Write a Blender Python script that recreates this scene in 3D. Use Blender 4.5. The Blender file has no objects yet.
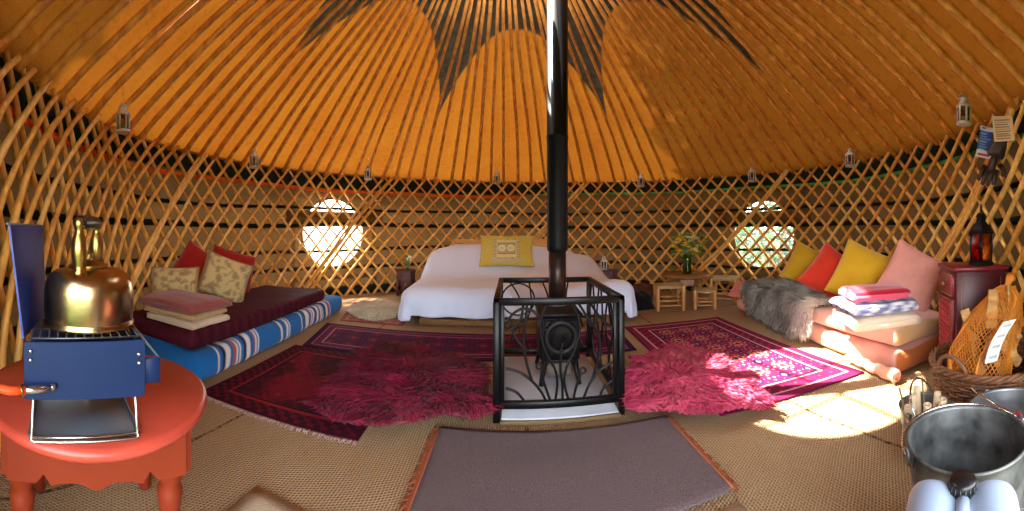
import bpy, math, random
import numpy as np
from mathutils import Vector, Matrix
S = bpy.context.scene
COL = S.collection
PI = math.pi
rnd = random.Random(7)

# ---------------------------------------------------------------- builders
def srgb(r, g, b):
    f = lambda c: (c/255/12.92 if c/255 <= .04045 else ((c/255+.055)/1.055)**2.4)
    return (f(r), f(g), f(b), 1.0)

class MB:
    """collects shapes, build() links them as ONE mesh object"""
    def __init__(s): s.v = []; s.f = []
    def add(s, v, f):
        n = len(s.v); s.v += [tuple(p) for p in v]; s.f += [tuple(i+n for i in q) for q in f]
        return s
    def box(s, c, d, rot=None, b=0.0):
        x, y, z = d[0]/2, d[1]/2, d[2]/2
        if b <= 0:
            v = [Vector((i*x, j*y, k*z)) for k in (-1, 1) for j in (-1, 1) for i in (-1, 1)]
            f = [(0,2,3,1),(4,5,7,6),(0,1,5,4),(2,6,7,3),(0,4,6,2),(1,3,7,5)]
        else:
            b = min(b, x*.9, y*.9, z*.9)
            v = []; idx = {}
            for k in (-1,1):
                for j in (-1,1):
                    for i in (-1,1):
                        for a in range(3):
                            p = [i*x, j*y, k*z]
                            for q in range(3):
                                if q != a: p[q] -= (i,j,k)[q]*b
                            idx[(i,j,k,a)] = len(v); v.append(Vector(p))
            f = []
            for a in range(3):
                o = [q for q in range(3) if q != a]
                for sg in (-1,1):
                    q4 = []
                    for (m, n) in ((-1,-1),(1,-1),(1,1),(-1,1)):
                        t = [0,0,0]; t[a] = sg; t[o[0]] = m; t[o[1]] = n
                        q4.append(idx[(t[0],t[1],t[2],a)])
                    f.append(q4)
            for a in range(3):
                o = [q for q in range(3) if q != a]
                for m in (-1,1):
                    for n in (-1,1):
                        t0=[0,0,0]; t0[o[0]]=m; t0[o[1]]=n; t1=list(t0); t0[a]=-1; t1[a]=1
                        f.append([idx[(*t0,o[0])], idx[(*t1,o[0])], idx[(*t1,o[1])], idx[(*t0,o[1])]])
            for k in (-1,1):
                for j in (-1,1):
                    for i in (-1,1): f.append([idx[(i,j,k,0)], idx[(i,j,k,1)], idx[(i,j,k,2)]])
        M = rot if rot is not None else Matrix.Identity(3)
        s.fixn = True
        return s.add([M @ p + Vector(c) for p in v], f)
    def tube(s, pts, r, n=8, cap=True, closed=False, flat=1.0):
        pts = [Vector(p) for p in pts]; m = len(pts)
        rs = r if isinstance(r, (list, tuple)) else [r]*m
        up = None; rings = []
        for i, p in enumerate(pts):
            if closed: t = pts[(i+1) % m]-pts[i-1]
            else: t = pts[min(i+1, m-1)]-pts[max(i-1, 0)]
            t.normalize()
            if up is None:
                a = Vector((0,0,1)) if abs(t.z) < .9 else Vector((1,0,0))
                up = (a - t*a.dot(t)).normalized()
            else:
                up = up - t*up.dot(t)
                up = up.normalized() if up.length > 1e-6 else t.orthogonal().normalized()
            sd = t.cross(up)
            rings.append([p + (sd*math.cos(2*PI*k/n) + up*math.sin(2*PI*k/n)*flat)*rs[i] for k in range(n)])
        v = [q for g in rings for q in g]; f = []
        L = m if closed else m-1
        for i in range(L):
            a = i*n; b = ((i+1) % m)*n
            for k in range(n): f.append((a+k, a+(k+1) % n, b+(k+1) % n, b+k))
        if cap and not closed:
            f.append(tuple(range(n-1, -1, -1))); f.append(tuple((m-1)*n+k for k in range(n)))
        return s.add(v, f)
    def lathe(s, prof, n=32, c=(0,0,0), rot=None, capb=True, capt=True):
        v = []; f = []
        M = rot if rot is not None else Matrix.Identity(3); c = Vector(c)
        for (r, z) in prof:
            for k in range(n):
                a = 2*PI*k/n; v.append(M @ Vector((r*math.cos(a), r*math.sin(a), z)) + c)
        for i in range(len(prof)-1):
            for k in range(n): f.append((i*n+k, i*n+(k+1) % n, (i+1)*n+(k+1) % n, (i+1)*n+k))
        if capb and prof[0][0] > 1e-5: f.append(tuple(range(n-1, -1, -1)))
        if capt and prof[-1][0] > 1e-5: f.append(tuple((len(prof)-1)*n+k for k in range(n)))
        return s.add(v, f)
    def prism(s, out, z0, z1, M=None):
        """outline in xy, extruded z0..z1; M maps to place"""
        n = len(out); M = M if M is not None else Matrix.Identity(4)
        v = [M @ Vector((x, y, z0)) for x, y in out] + [M @ Vector((x, y, z1)) for x, y in out]
        f = [tuple(range(n-1, -1, -1)), tuple(range(n, 2*n))] + [(k, (k+1) % n, n+(k+1) % n, n+k) for k in range(n)]
        return s.add(v, f)
    def grid(s, fn, nu, nv, wrap=False):
        v = [fn(i/nu, j/nv) for j in range(nv+1) for i in range(nu+1)]
        f = [(j*(nu+1)+i, j*(nu+1)+i+1, (j+1)*(nu+1)+i+1, (j+1)*(nu+1)+i) for j in range(nv) for i in range(nu)]
        return s.add(v, f)
    def ball(s, c, r, n=12, m=8):
        c = Vector(c); r = r if isinstance(r, (tuple, list)) else (r, r, r)
        v = [c+Vector((0,0,-r[2]))]; f = []
        for j in range(1, m):
            t = -PI/2+PI*j/m
            for k in range(n):
                a = 2*PI*k/n; v.append(c+Vector((r[0]*math.cos(t)*math.cos(a), r[1]*math.cos(t)*math.sin(a), r[2]*math.sin(t))))
        v.append(c+Vector((0,0,r[2]))); e = len(v)-1
        for k in range(n):
            f.append((0, 1+(k+1) % n, 1+k))
            for j in range(m-2): f.append((1+j*n+k, 1+j*n+(k+1) % n, 1+(j+1)*n+(k+1) % n, 1+(j+1)*n+k))
            f.append((1+(m-2)*n+k, 1+(m-2)*n+(k+1) % n, e))
        return s.add(v, f)
    def build(s, name, mat, parent=None, smooth=True, bevel=0, sub=0, colors=None, solid=0, weld=0):
        me = bpy.data.meshes.new(name)
        me.from_pydata(s.v, [], s.f); me.update()
        if getattr(s, 'fixn', False) or weld:
            import bmesh
            bm = bmesh.new(); bm.from_mesh(me)
            if weld: bmesh.ops.remove_doubles(bm, verts=bm.verts, dist=weld)
            bmesh.ops.recalc_face_normals(bm, faces=bm.faces); bm.to_mesh(me); bm.free()
        if colors is not None:
            at = me.color_attributes.new('Col', 'FLOAT_COLOR', 'POINT')
            at.data.foreach_set('color', np.asarray(colors, dtype=np.float32).ravel())
        o = bpy.data.objects.new(name, me); COL.objects.link(o)
        if mat: me.materials.append(mat)
        if smooth: me.shade_smooth() if smooth is True and not hasattr(me, 'no') else None
        if parent: o.parent = parent
        if solid:
            m = o.modifiers.new('t', 'SOLIDIFY'); m.thickness = solid; m.offset = 0
        if bevel:
            m = o.modifiers.new('b', 'BEVEL'); m.width = bevel; m.segments = 2; m.limit_method = 'ANGLE'; m.angle_limit = .6
        if sub:
            m = o.modifiers.new('s', 'SUBSURF'); m.levels = sub; m.render_levels = sub
        if smooth == 'auto' or (smooth and bevel):
            me.set_sharp_from_angle(angle=.7)
        return o

def tag(o, label, cat, group=None, kind=None):
    o['label'] = label; o['category'] = cat
    if group: o['group'] = group
    if kind: o['kind'] = kind
    return o
def struct(o, label=None):
    o['kind'] = 'structure'
    if label: o['label'] = label
    return o
def thing(name, label, cat, loc=(0,0,0), rz=0, group=None):
    o = bpy.data.objects.new(name, None); COL.objects.link(o)
    o.empty_display_size = .1
    o.location = loc; o.rotation_euler = (0,0,rz)
    return tag(o, label, cat, group)
def dup(root, loc, rz, label, group=None):
    r = root.copy(); COL.objects.link(r); r.location = loc; r.rotation_euler = (0,0,rz); r['label'] = label
    if group: r['group'] = group
    for ch in list(root.children):
        c = ch.copy(); COL.objects.link(c); c.parent = r
        for g in list(ch.children):
            d = g.copy(); COL.objects.link(d); d.parent = c
    return r
def rotm(ax, a): return Matrix.Rotation(a, 3, ax)

# ---------------------------------------------------------------- materials
def mat(name, col, rough=.6, metal=0, **k):
    m = bpy.data.materials.new(name); m.use_nodes = True
    nt = m.node_tree; b = nt.nodes['Principled BSDF']
    b.inputs['Base Color'].default_value = col if len(col) == 4 else (*col, 1)
    b.inputs['Roughness'].default_value = rough; b.inputs['Metallic'].default_value = metal
    if rough >= .75: b.inputs['Specular IOR Level'].default_value = .12
    if 'spec' in k: b.inputs['Specular IOR Level'].default_value = k['spec']
    if 'sheen' in k: b.inputs['Sheen Weight'].default_value = k['sheen']
    if 'coat' in k: b.inputs['Coat Weight'].default_value = k['coat']
    if 'trans' in k:
        b.inputs['Transmission Weight'].default_value = k['trans']; b.inputs['IOR'].default_value = k.get('ior', 1.45)
    tex = nt.nodes.new('ShaderNodeTexCoord')
    src = None
    if 'vcol' in k:
        a = nt.nodes.new('ShaderNodeVertexColor'); a.layer_name = 'Col'; src = a.outputs['Color']
    if 'noise' in k:      # (scale, amount, second colour or None, stretch)
        sc, am, c2, st = (list(k['noise'])+[None, None])[:4]
        n = nt.nodes.new('ShaderNodeTexNoise'); n.inputs['Scale'].default_value = sc; n.inputs['Detail'].default_value = 5
        if st:
            mp = nt.nodes.new('ShaderNodeMapping'); mp.inputs['Scale'].default_value = st
            nt.links.new(tex.outputs['Object'], mp.inputs['Vector']); nt.links.new(mp.outputs[0], n.inputs['Vector'])
        else: nt.links.new(tex.outputs['Object'], n.inputs['Vector'])
        rp = nt.nodes.new('ShaderNodeMapRange'); rp.inputs[1].default_value = .32; rp.inputs[2].default_value = .68
        rp.inputs[3].default_value = 0; rp.inputs[4].default_value = am
        nt.links.new(n.outputs['Fac'], rp.inputs[0])
        mx = nt.nodes.new('ShaderNodeMix'); mx.data_type = 'RGBA'
        if src: nt.links.new(src, mx.inputs[6])
        else: mx.inputs[6].default_value = b.inputs['Base Color'].default_value
        mx.inputs[7].default_value = c2 if c2 else tuple([x*.35 for x in col[:3]]+[1])
        nt.links.new(rp.outputs[0], mx.inputs[0]); src = mx.outputs[2]
    if src: nt.links.new(src, b.inputs['Base Color'])
    if 'bump' in k:       # (scale, strength, distance, stretch)
        sc, stn, ds, st = (list(k['bump'])+[None])[:4]
        n = nt.nodes.new('ShaderNodeTexNoise'); n.inputs['Scale'].default_value = sc; n.inputs['Detail'].default_value = 4
        if st:
            mp = nt.nodes.new('ShaderNodeMapping'); mp.inputs['Scale'].default_value = st
            nt.links.new(tex.outputs['Object'], mp.inputs['Vector']); nt.links.new(mp.outputs[0], n.inputs['Vector'])
        else: nt.links.new(tex.outputs['Object'], n.inputs['Vector'])
        bp = nt.nodes.new('ShaderNodeBump'); bp.inputs['Strength'].default_value = stn; bp.inputs['Distance'].default_value = ds
        nt.links.new(n.outputs['Fac'], bp.inputs['Height']); nt.links.new(bp.outputs[0], b.inputs['Normal'])
    return m

# a small node-expression helper for the larger patterned surfaces
class NT:
    def __init__(s, m): s.t = m.node_tree; s.n = s.t.nodes; s.l = s.t.links
    def m(s, op, a, b=None, c=None):
        n = s.n.new('ShaderNodeMath'); n.operation = op
        for i, x in enumerate((a, b, c)):
            if x is None: continue
            if isinstance(x, (int, float)): n.inputs[i].default_value = x
            else: s.l.new(x, n.inputs[i])
        return n.outputs[0]
    def mix(s, f, a, b):
        n = s.n.new('ShaderNodeMix'); n.data_type = 'RGBA'
        for i, x in ((0, f), (6, a), (7, b)):
            if isinstance(x, (int, float)): n.inputs[i].default_value = x
            elif isinstance(x, tuple): n.inputs[i].default_value = x
            else: s.l.new(x, n.inputs[i])
        return n.outputs[2]
    def noise(s, vec, sc, det=4, rough=.5):
        n = s.n.new('ShaderNodeTexNoise'); n.inputs['Scale'].default_value = sc; n.inputs['Detail'].default_value = det
        n.inputs['Roughness'].default_value = rough
        s.l.new(vec, n.inputs['Vector']); return n.outputs['Fac']
    def mapping(s, vec, scale=(1,1,1), rot=(0,0,0), loc=(0,0,0)):
        n = s.n.new('ShaderNodeMapping'); n.inputs['Scale'].default_value = scale; n.inputs['Rotation'].default_value = rot
        n.inputs['Location'].default_value = loc; s.l.new(vec, n.inputs['Vector']); return n.outputs[0]
    def coord(s, k='Object'): return s.n.new('ShaderNodeTexCoord').outputs[k]
    def xyz(s, v):
        n = s.n.new('ShaderNodeSeparateXYZ'); s.l.new(v, n.inputs[0]); return n.outputs
    def bump(s, h, st, d):
        n = s.n.new('ShaderNodeBump'); n.inputs['Strength'].default_value = st; n.inputs['Distance'].default_value = d
        s.l.new(h, n.inputs['Height']); return n.outputs[0]
    def step(s, x, lo, hi):
        n = s.n.new('ShaderNodeMapRange'); n.interpolation_type = 'SMOOTHSTEP'
        s.l.new(x, n.inputs[0]); n.inputs[1].default_value = lo; n.inputs[2].default_value = hi
        return n.outputs[0]
# ================================================================ the yurt
CX, CY, RW, ZR = .218, 2.49, 2.75, 1.527          # wall centre, wall radius, wall height
KX, KY, KR, KZ = 0.0, 2.36, .58, 2.88              # crown ring
def W(phi, r, z): return Vector((CX+r*math.sin(phi), CY+r*math.cos(phi), z))
def dg(a): return a*PI/180

# ---- floor of coir matting
def floor_mat():
    m = mat('coir_matting', srgb(186,158,120), .9)
    t = NT(m); o = t.coord(); b = t.n['Principled BSDF']
    rot = t.mapping(o, rot=(0,0,.5)); p = t.xyz(rot)
    wv = t.m('MULTIPLY', t.m('SINE', t.m('ADD', t.m('MULTIPLY', p[0], 520), t.m('MULTIPLY', t.noise(o, 9), 6))), t.m('SINE', t.m('MULTIPLY', p[1], 300)))
    wv = t.m('ADD', t.m('MULTIPLY', wv, .5), .5)
    big = t.step(t.noise(o, 2.2, 3), .3, .7); fine = t.noise(o, 160, 3, .7)
    c = t.mix(t.step(wv, .0, .75), srgb(142,114,80), srgb(206,178,138))
    c = t.mix(t.m('MULTIPLY', t.step(fine, .42, .72), .75), c, srgb(116,92,62))
    c = t.mix(t.m('MULTIPLY', big, .22), c, srgb(158,126,88))
    q = t.xyz(o); wob = t.m('MULTIPLY', t.m('SUBTRACT', t.noise(o, 3), .5), .03)
    seam = None
    for x0 in (-1.085, 1.2, .06):
        d = t.m('ABSOLUTE', t.m('SUBTRACT', t.m('ADD', q[0], wob), x0))
        s = t.m('LESS_THAN', d, .007); seam = s if seam is None else t.m('MAXIMUM', seam, s)
    yd = t.m('LESS_THAN', t.m('ABSOLUTE', t.m('SUBTRACT', t.m('ADD', q[1], wob), 3.35)), .006)
    seam = t.m('MAXIMUM', seam, yd)
    c = t.mix(t.m('MULTIPLY', seam, t.m('ADD', .35, t.m('MULTIPLY', t.step(t.noise(o, 45), .4, .6), .6))), c, srgb(70,48,30))
    t.l.new(c, b.inputs['Base Color'])
    h = t.m('SUBTRACT', t.m('ADD', wv, fine), t.m('MULTIPLY', seam, 2))
    t.l.new(t.bump(h, .9, .006), b.inputs['Normal'])
    return m
f = MB(); f.lathe([(2.86,-.06),(2.86,0),(1.4,0),(.0001,0)], 96, (CX,CY,0), capt=False)
struct(f.build('floor', floor_mat(), smooth=False))

# ---- canvas wall with two round window holes, open doorway behind the camera
WIN = [(-56.6, .79, .43), (69.2, .77, .43)]      # azimuth, height, radius
RC = RW+.075
def cloth(name, lit, frac, n1=(6,.35), bump=True):
    m = bpy.data.materials.new(name); m.use_nodes = True
    t = NT(m); t.n.remove(t.n['Principled BSDF']); out = t.n['Material Output']
    o = t.coord()
    return m, t, out, o
def two_side(t, out, col, tcol, frac, normal=None):
    d = t.n.new('ShaderNodeBsdfDiffuse'); r = t.n.new('ShaderNodeBsdfTranslucent'); mx = t.n.new('ShaderNodeMixShader')
    for n, c in ((d, col), (r, tcol)):
        if isinstance(c, tuple): n.inputs[0].default_value = c
        else: t.l.new(c, n.inputs[0])
        if normal: t.l.new(normal, n.inputs['Normal'])
    mx.inputs[0].default_value = frac
    t.l.new(d.outputs[0], mx.inputs[1]); t.l.new(r.outputs[0], mx.inputs[2]); t.l.new(mx.outputs[0], out.inputs[0])
m, t, out, o = cloth('canvas_wall', 1, .5)
pt = t.noise(t.mapping(o, scale=(1,1,.6)), 1.6, 3); fn = t.noise(o, 60, 3)
c = t.mix(t.step(pt, .35, .65), srgb(112,82,54), srgb(74,58,42))
c = t.mix(t.m('MULTIPLY', fn, .3), c, srgb(80,60,42))
cq = t.xyz(o)
two_side(t, out, c, t.mix(.55, t.mix(.5, c, srgb(190,130,70)), (0,0,0,1)), .06, t.bump(pt, .6, .06))
canvas = m
PW = .56                                             # half width of the square patch round a window
w = MB()
n = 170; a0, a1 = dg(-164), dg(164)
hw = PW/RC
def colrange(A, B, z0, z1, r=RC, k=8):
    k = max(2, int((B-A)/dg(2)))
    w.grid(lambda u, v: W(A+(B-A)*u, r+.012*math.sin((A+(B-A)*u)*23)*(1-abs(2*v-1)), z0+(z1-z0)*v), k, 6)
edges = [a0]
for (az, z, r) in WIN: edges += [dg(az)-hw, dg(az)+hw]
edges.append(a1)
for i in range(0, len(edges), 2): colrange(edges[i], edges[i+1], -.02, 1.60)
for (az, z, r) in WIN:
    colrange(dg(az)-hw-.02, dg(az)+hw+.02, -.02, z-PW+.02, RC+.03); colrange(dg(az)-hw-.02, dg(az)+hw+.02, z+PW-.02, 1.60, RC+.03)
    def ringp(u, v):
        a = 2*PI*u; ca, sa = math.cos(a), math.sin(a); s = (PW+.02)/max(abs(ca), abs(sa))
        x, y = ca*(r+(s-r)*v), sa*(r+(s-r)*v)
        return W(dg(az)+x/RC, RC+.03+.01*(1-v), z+y)
    w.grid(ringp, 64, 5)
struct(w.build('wall_back', canvas, smooth=True))

# window panes of plastic sheet with a hemmed rim, the left whitened to hold sun glare
panes = []
for pi__ in (0, 1):
  pm = bpy.data.materials.new('plastic_sheet'); pm.use_nodes = True; panes.append(pm)
  t = NT(pm); t.n.remove(t.n['Principled BSDF']); out = t.n['Material Output']
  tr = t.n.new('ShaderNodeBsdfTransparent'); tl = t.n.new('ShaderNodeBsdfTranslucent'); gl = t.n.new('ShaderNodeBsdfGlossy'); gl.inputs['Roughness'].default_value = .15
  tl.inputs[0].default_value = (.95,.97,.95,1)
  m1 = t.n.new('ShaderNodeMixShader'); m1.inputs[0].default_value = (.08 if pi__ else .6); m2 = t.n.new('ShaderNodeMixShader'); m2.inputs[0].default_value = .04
  t.l.new(tr.outputs[0], m1.inputs[1]); t.l.new(tl.outputs[0], m1.inputs[2]); t.l.new(m1.outputs[0], m2.inputs[1]); t.l.new(gl.outputs[0], m2.inputs[2]); t.l.new(m2.outputs[0], out.inputs[0])
rimm = mat('window_hem', srgb(120,92,58), .8)
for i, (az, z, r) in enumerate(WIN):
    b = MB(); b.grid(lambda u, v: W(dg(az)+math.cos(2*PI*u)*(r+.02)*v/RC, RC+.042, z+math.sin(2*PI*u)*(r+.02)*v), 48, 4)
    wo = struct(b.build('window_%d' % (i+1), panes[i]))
    b = MB(); b.tube([W(dg(az)+math.cos(2*PI*k/48)*r/RC, RC+.03, z+math.sin(2*PI*k/48)*r) for k in range(48)], .012, 8, closed=True)
    b.build('window_frame', rimm, wo)

# strips coloured dark for light the outer girths and felt top block, and the woven bands between lattice and canvas
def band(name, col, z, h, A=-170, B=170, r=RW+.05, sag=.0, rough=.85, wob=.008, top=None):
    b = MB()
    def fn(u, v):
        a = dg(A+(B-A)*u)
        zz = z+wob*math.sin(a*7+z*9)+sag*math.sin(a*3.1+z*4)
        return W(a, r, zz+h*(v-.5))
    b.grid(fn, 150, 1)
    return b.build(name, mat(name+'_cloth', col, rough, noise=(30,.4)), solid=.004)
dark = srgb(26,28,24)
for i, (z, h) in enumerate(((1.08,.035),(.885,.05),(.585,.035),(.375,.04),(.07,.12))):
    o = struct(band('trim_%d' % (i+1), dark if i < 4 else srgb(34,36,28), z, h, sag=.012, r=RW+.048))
for az_ in (-56.6, 69.2):
    struct(band('trim_%d' % (8 if az_ < 0 else 9), srgb(112,80,48), .985, .15, az_-14, az_+14, r=RW+.06, wob=0))
struct(band('trim_6', srgb(40,48,42), 1.47, .25, r=RW+.045, wob=.01))  # strip for the shade under the roof skirt, put into the colour
tag(band('woven_band', srgb(240,104,26), 1.315, .042, -165, -2, r=RW+.036, sag=.01), 'orange woven band running behind the lattice left of the stove pipe', 'band')
tag(band('woven_band.001', srgb(96,190,110), 1.345, .03, 3, 160, r=RW+.036, sag=.008), 'green woven band running behind the lattice right of the stove pipe', 'band')

# ---- lattice of hazel laths, six sections
wood = []
for i, (c1, c2) in enumerate(((srgb(240,182,84), srgb(180,118,44)), (srgb(228,164,68), srgb(164,104,38)), (srgb(246,200,112), srgb(196,138,62)))):
    wood.append(mat('hazel_lath_%d' % i, c1, .45, noise=(5,.75,c2,(6,6,1.2)), bump=(22,.3,.01,(3,3,.6))))
SEC = [(-168,-110.5,'section of hazel lattice wall behind the gas stove and kettle'),
       (-110.5,-56,'section of hazel lattice wall behind the maroon mattress'),
       (-56,2,'section of hazel lattice wall behind the left half of the white bed'),
       (2,60,'section of hazel lattice wall behind the low round table and stools'),
       (60,123,'section of hazel lattice wall behind the row of yellow and pink cushions'),
       (123,168,'section of hazel lattice wall behind the red wooden cabinet')]
roots = [thing('lattice_section', s[2], 'lattice', W(dg((s[0]+s[1])/2), RW, 0), 0, 'lattice wall sections') for s in SEC]
DL = 2*PI/88; SW = 28.5                             # pitch, how far a lath turns from foot to head (degrees)
def lath(phi0, sgn, tight=False):
    """phi0: azimuth at half height"""
    r = random.Random(int(phi0*1e4)+sgn)
    rr = (RW-.018 if sgn > 0 else RW+.012)
    lo, hi = -.01, ZR+.006+r.uniform(-.012,.008)
    pts = []; K = 16; ph = r.uniform(0,6)
    A0, A1 = dg(-162), dg(162)
    for k in range(K+1):
        z = lo+(hi-lo)*k/K
        uu_ = max(0, z/ZR)
        a = phi0+sgn*(dg(SW+(4 if phi0 > dg(60) else 0))*(uu_-.5) if not tight else dg(17)*((uu_**2.1*1.15-.5) if sgn > 0 else (uu_-.5)))+.0035*math.sin(z*5+ph)+.002*math.sin(z*13+ph*2)
        if A0 < a < A1: pts.append(W(a, rr+.004*math.sin(z*7+ph), max(z, .0)))
    if len(pts) < 3: return None
    rad = r.uniform(.0145,.0185)
    return pts, [rad*(1.08-.2*k/len(pts)) for k in range(len(pts))]
def place_lath(phi0, sgn, tight=False):
    q = lath(phi0, sgn, tight)
    if not q: return
    d = math.degrees(phi0); k = next((i for i, s in enumerate(SEC) if s[0] <= d < s[1]), 0 if d < 0 else 5)
    root = roots[k]; b = MB(); b.tube([p-root.location for p in q[0]], q[1], 7)
    b.build('lath', wood[rnd.randrange(3)], root)
k0 = int(dg(180)/DL)
for k in range(-k0, k0+1):
    for sgn in (-1, 1):
        if k*DL+.01 > dg(SEC[0][1]): place_lath(k*DL+.01, sgn)
for k in range(30):                                  # the section by the doorway is pulled less wide, its laths steeper
    for sgn in (-1, 1):
        if dg(SEC[0][1])-k*DL*.74 > dg(-166): place_lath(dg(SEC[0][1])-k*DL*.74, sgn, True)
for s in SEC[1:]:                                   # the doubled laths where two sections are lashed together
    place_lath(dg(s[0])+.018, 1); place_lath(dg(s[0])+.03, 1)

# ---- roof poles, crown ring, roof cloth
pole_m = mat('roof_pole_wood', srgb(238,172,84), .42, noise=(4,.7,srgb(160,92,30),(5,5,1)))
NP = 88; poles = []
def roofpt(phi, t, dz=0): 
    a = W(phi, RW, 1.53); b = Vector((KX+KR*math.sin(phi), KY+KR*math.cos(phi), KZ))
    p = a.lerp(b, t); p.z += dz+.035*math.sin(PI*min(1, t*1.15))**2*1.0
    return p
for k in range(NP):
    phi = -PI+2*PI*(k+.35)/NP
    if abs(phi) > dg(158): continue
    r = random.Random(k*7); e = r.uniform(-.008,.008); e2 = r.uniform(-.012,.012)
    ts = [0,.03,.08,.16,.3,.45,.6,.8,1.0]
    pts = [roofpt(phi+e+e2*math.sin(q*5), q, -.03-(.012 if q < .05 else 0)) for q in ts]
    b = MB(); loc = pts[0].copy(); rad = r.uniform(.017,.022)
    b.tube([p-loc for p in pts], [rad*(1.05-.25*q) for q in ts], 8)
    o = b.build('roof_pole', pole_m); o.location = loc
    poles.append((phi, o))
ORD = 'first second third fourth fifth sixth seventh eighth ninth tenth eleventh twelfth thirteenth fourteenth fifteenth'.split()
MARKS = [(123,2.36,'the tin lantern over the gas stove'),(254,3.62,'the tin lantern over the red cushions'),(368,4.42,'the tin lantern by the white window'),
 (497,4.92,'the tin lantern over the headboard'),(557,5.2,'the black stove pipe'),(641,4.82,'the tin lantern over the low table'),(752,4.28,'the tin lantern over the green window'),
 (850,3.48,'the tin lantern over the mustard cushions'),(964,2.02,'the tin lantern over the red cabinet')]
mk = []
for px, r_, nm in MARKS:
    th = (px-512)/366.; mk.append((math.atan2(r_*math.sin(th)-CX, r_*math.cos(th)-CY), nm))
for phi, o in poles:
    a, nm = min(mk, key=lambda q: abs(q[0]-phi)); sd = phi > a
    k = sum(1 for p_, _ in poles if (a < p_ < phi if sd else phi < p_ < a))
    tag(o, 'slender bent roof pole, %s to the %s of %s' % (ORD[min(k, 14)], 'right' if sd else 'left', nm), 'roof pole', 'roof poles')
b = MB(); b.tube([(KX+(KR+.02)*math.sin(2*PI*k/48), KY+(KR+.02)*math.cos(2*PI*k/48), KZ-.01) for k in range(48)], .045, 10, closed=True)
for s in (-.14, .14):
    for ax in (0, 1):
        b.tube([(KX+(s if ax else q*KR), KY+(q*KR if ax else s), KZ+.12*(1-q*q)) for q in [i/8-1 for i in range(17)]], .011, 8)
struct(b.build('trim_7', pole_m))

m, t, out, o = cloth('roof_cloth', 1, .5)
p = t.xyz(o)
tt = t.m('DIVIDE', t.m('SUBTRACT', p[2], 1.55), KZ-1.53)
cx = t.m('SUBTRACT', CX, t.m('MULTIPLY', tt, CX-KX)); cy = t.m('SUBTRACT', CY, t.m('MULTIPLY', tt, CY-KY))
ang = t.m('ARCTAN2', t.m('SUBTRACT', p[0], cx), t.m('SUBTRACT', p[1], cy))
u = t.m('ADD', t.m('DIVIDE', ang, dg(61.5)), 10)
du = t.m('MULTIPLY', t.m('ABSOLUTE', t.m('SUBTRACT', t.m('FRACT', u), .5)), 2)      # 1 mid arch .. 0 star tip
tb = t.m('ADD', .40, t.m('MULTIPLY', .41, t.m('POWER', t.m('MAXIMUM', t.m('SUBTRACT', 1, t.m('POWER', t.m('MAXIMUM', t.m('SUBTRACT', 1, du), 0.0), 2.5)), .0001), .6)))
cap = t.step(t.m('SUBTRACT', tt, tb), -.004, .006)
wr = t.mapping(o, scale=(3,3,9), rot=(.3,.5,.4)); nz = t.noise(wr, 5, 3); bigz = t.noise(o, 1.5, 2); wv = t.noise(o, 220, 2)
org = t.mix(t.step(bigz, .3, .7), srgb(228,142,44), srgb(218,126,38))
org = t.mix(t.m('MULTIPLY', t.step(nz, .52, .72), .35), org, srgb(178,84,12))
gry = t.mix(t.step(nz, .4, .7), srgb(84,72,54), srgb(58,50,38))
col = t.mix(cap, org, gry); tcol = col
tcol = t.mix(.938, col, (0,0,0,1)); col = t.mix(.5, col, (0,0,0,1))
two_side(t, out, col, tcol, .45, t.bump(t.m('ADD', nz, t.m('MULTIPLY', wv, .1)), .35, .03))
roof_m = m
b = MB()
NR = NP*4
def rf(u, v):
    phi = -PI+2*PI*u; k = u*NP-.35; s = abs(2*(k-math.floor(k))-1)      # 1 at a pole, 0 between
    tt = (v*26-1)/25 if v*26 > .5 else -1
    q = roofpt(phi, max(tt, 0), 0)
    if tt < 0: q = W(phi, RW+.25, 1.44)
    q.z -= .022*(1-s*s)*math.sin(PI*max(tt,0))
    return q
b.grid(rf, NR, 26)
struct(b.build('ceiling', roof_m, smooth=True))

# ---- outside, seen through the windows
gm = mat('meadow_grass', srgb(84,108,60), .9, noise=(3,.5,srgb(60,80,40)))
b = MB(); b.lathe([(40,-.1),(.001,-.1)], 48, (0,2.5,0), capb=False, capt=False)
struct(b.build('ground', gm, smooth=False))
lm = mat('hedge_leaves', srgb(36,78,26), .8, noise=(9,.6,srgb(18,44,12)))
def bush(az, dist, h, label, seed, grp=None):
    r = random.Random(seed); c = W(dg(az), dist, -.1); b = MB()
    for i in range(2000):
        a = r.uniform(0, 2*PI); q = r.random()**.5; zz = r.uniform(0, 1)
        rr = 1.3*q*(1-.5*zz*zz); p = Vector((rr*math.cos(a), rr*math.sin(a), .1+h*zz))
        d = Vector((r.gauss(0,1), r.gauss(0,1), r.gauss(0,1))).normalized(); e = d.orthogonal().normalized(); s = r.uniform(.07,.14)
        b.add([p, p+(d+e*.45)*s, p+d*2*s, p+(d-e*.45)*s], [(0,1,2,3)])
    root = thing('garden_bush', label, 'bush', c)
    b.build('leaves', lm, root, smooth=False)
    s = MB()
    for i in range(5):
        a = i*1.3; s.tube([(0.1*math.cos(a),.1*math.sin(a),0),(.3*math.cos(a),.3*math.sin(a),h*.4),(.6*math.cos(a),.6*math.sin(a),h*.8)], [.04,.03,.01], 6)
    s.build('stem', pole_m, root)
bush(80, 5.6, 2.6, 'leafy green bush seen through the round window above the mustard cushion', 3)
bush(55, 6.0, 2.4, 'green bush further off, behind the round window right of the flower vase', 4)
bush(67, 8.6, 3.6, 'tall green bush in the middle distance through the window by the mustard cushions', 6)
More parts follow.
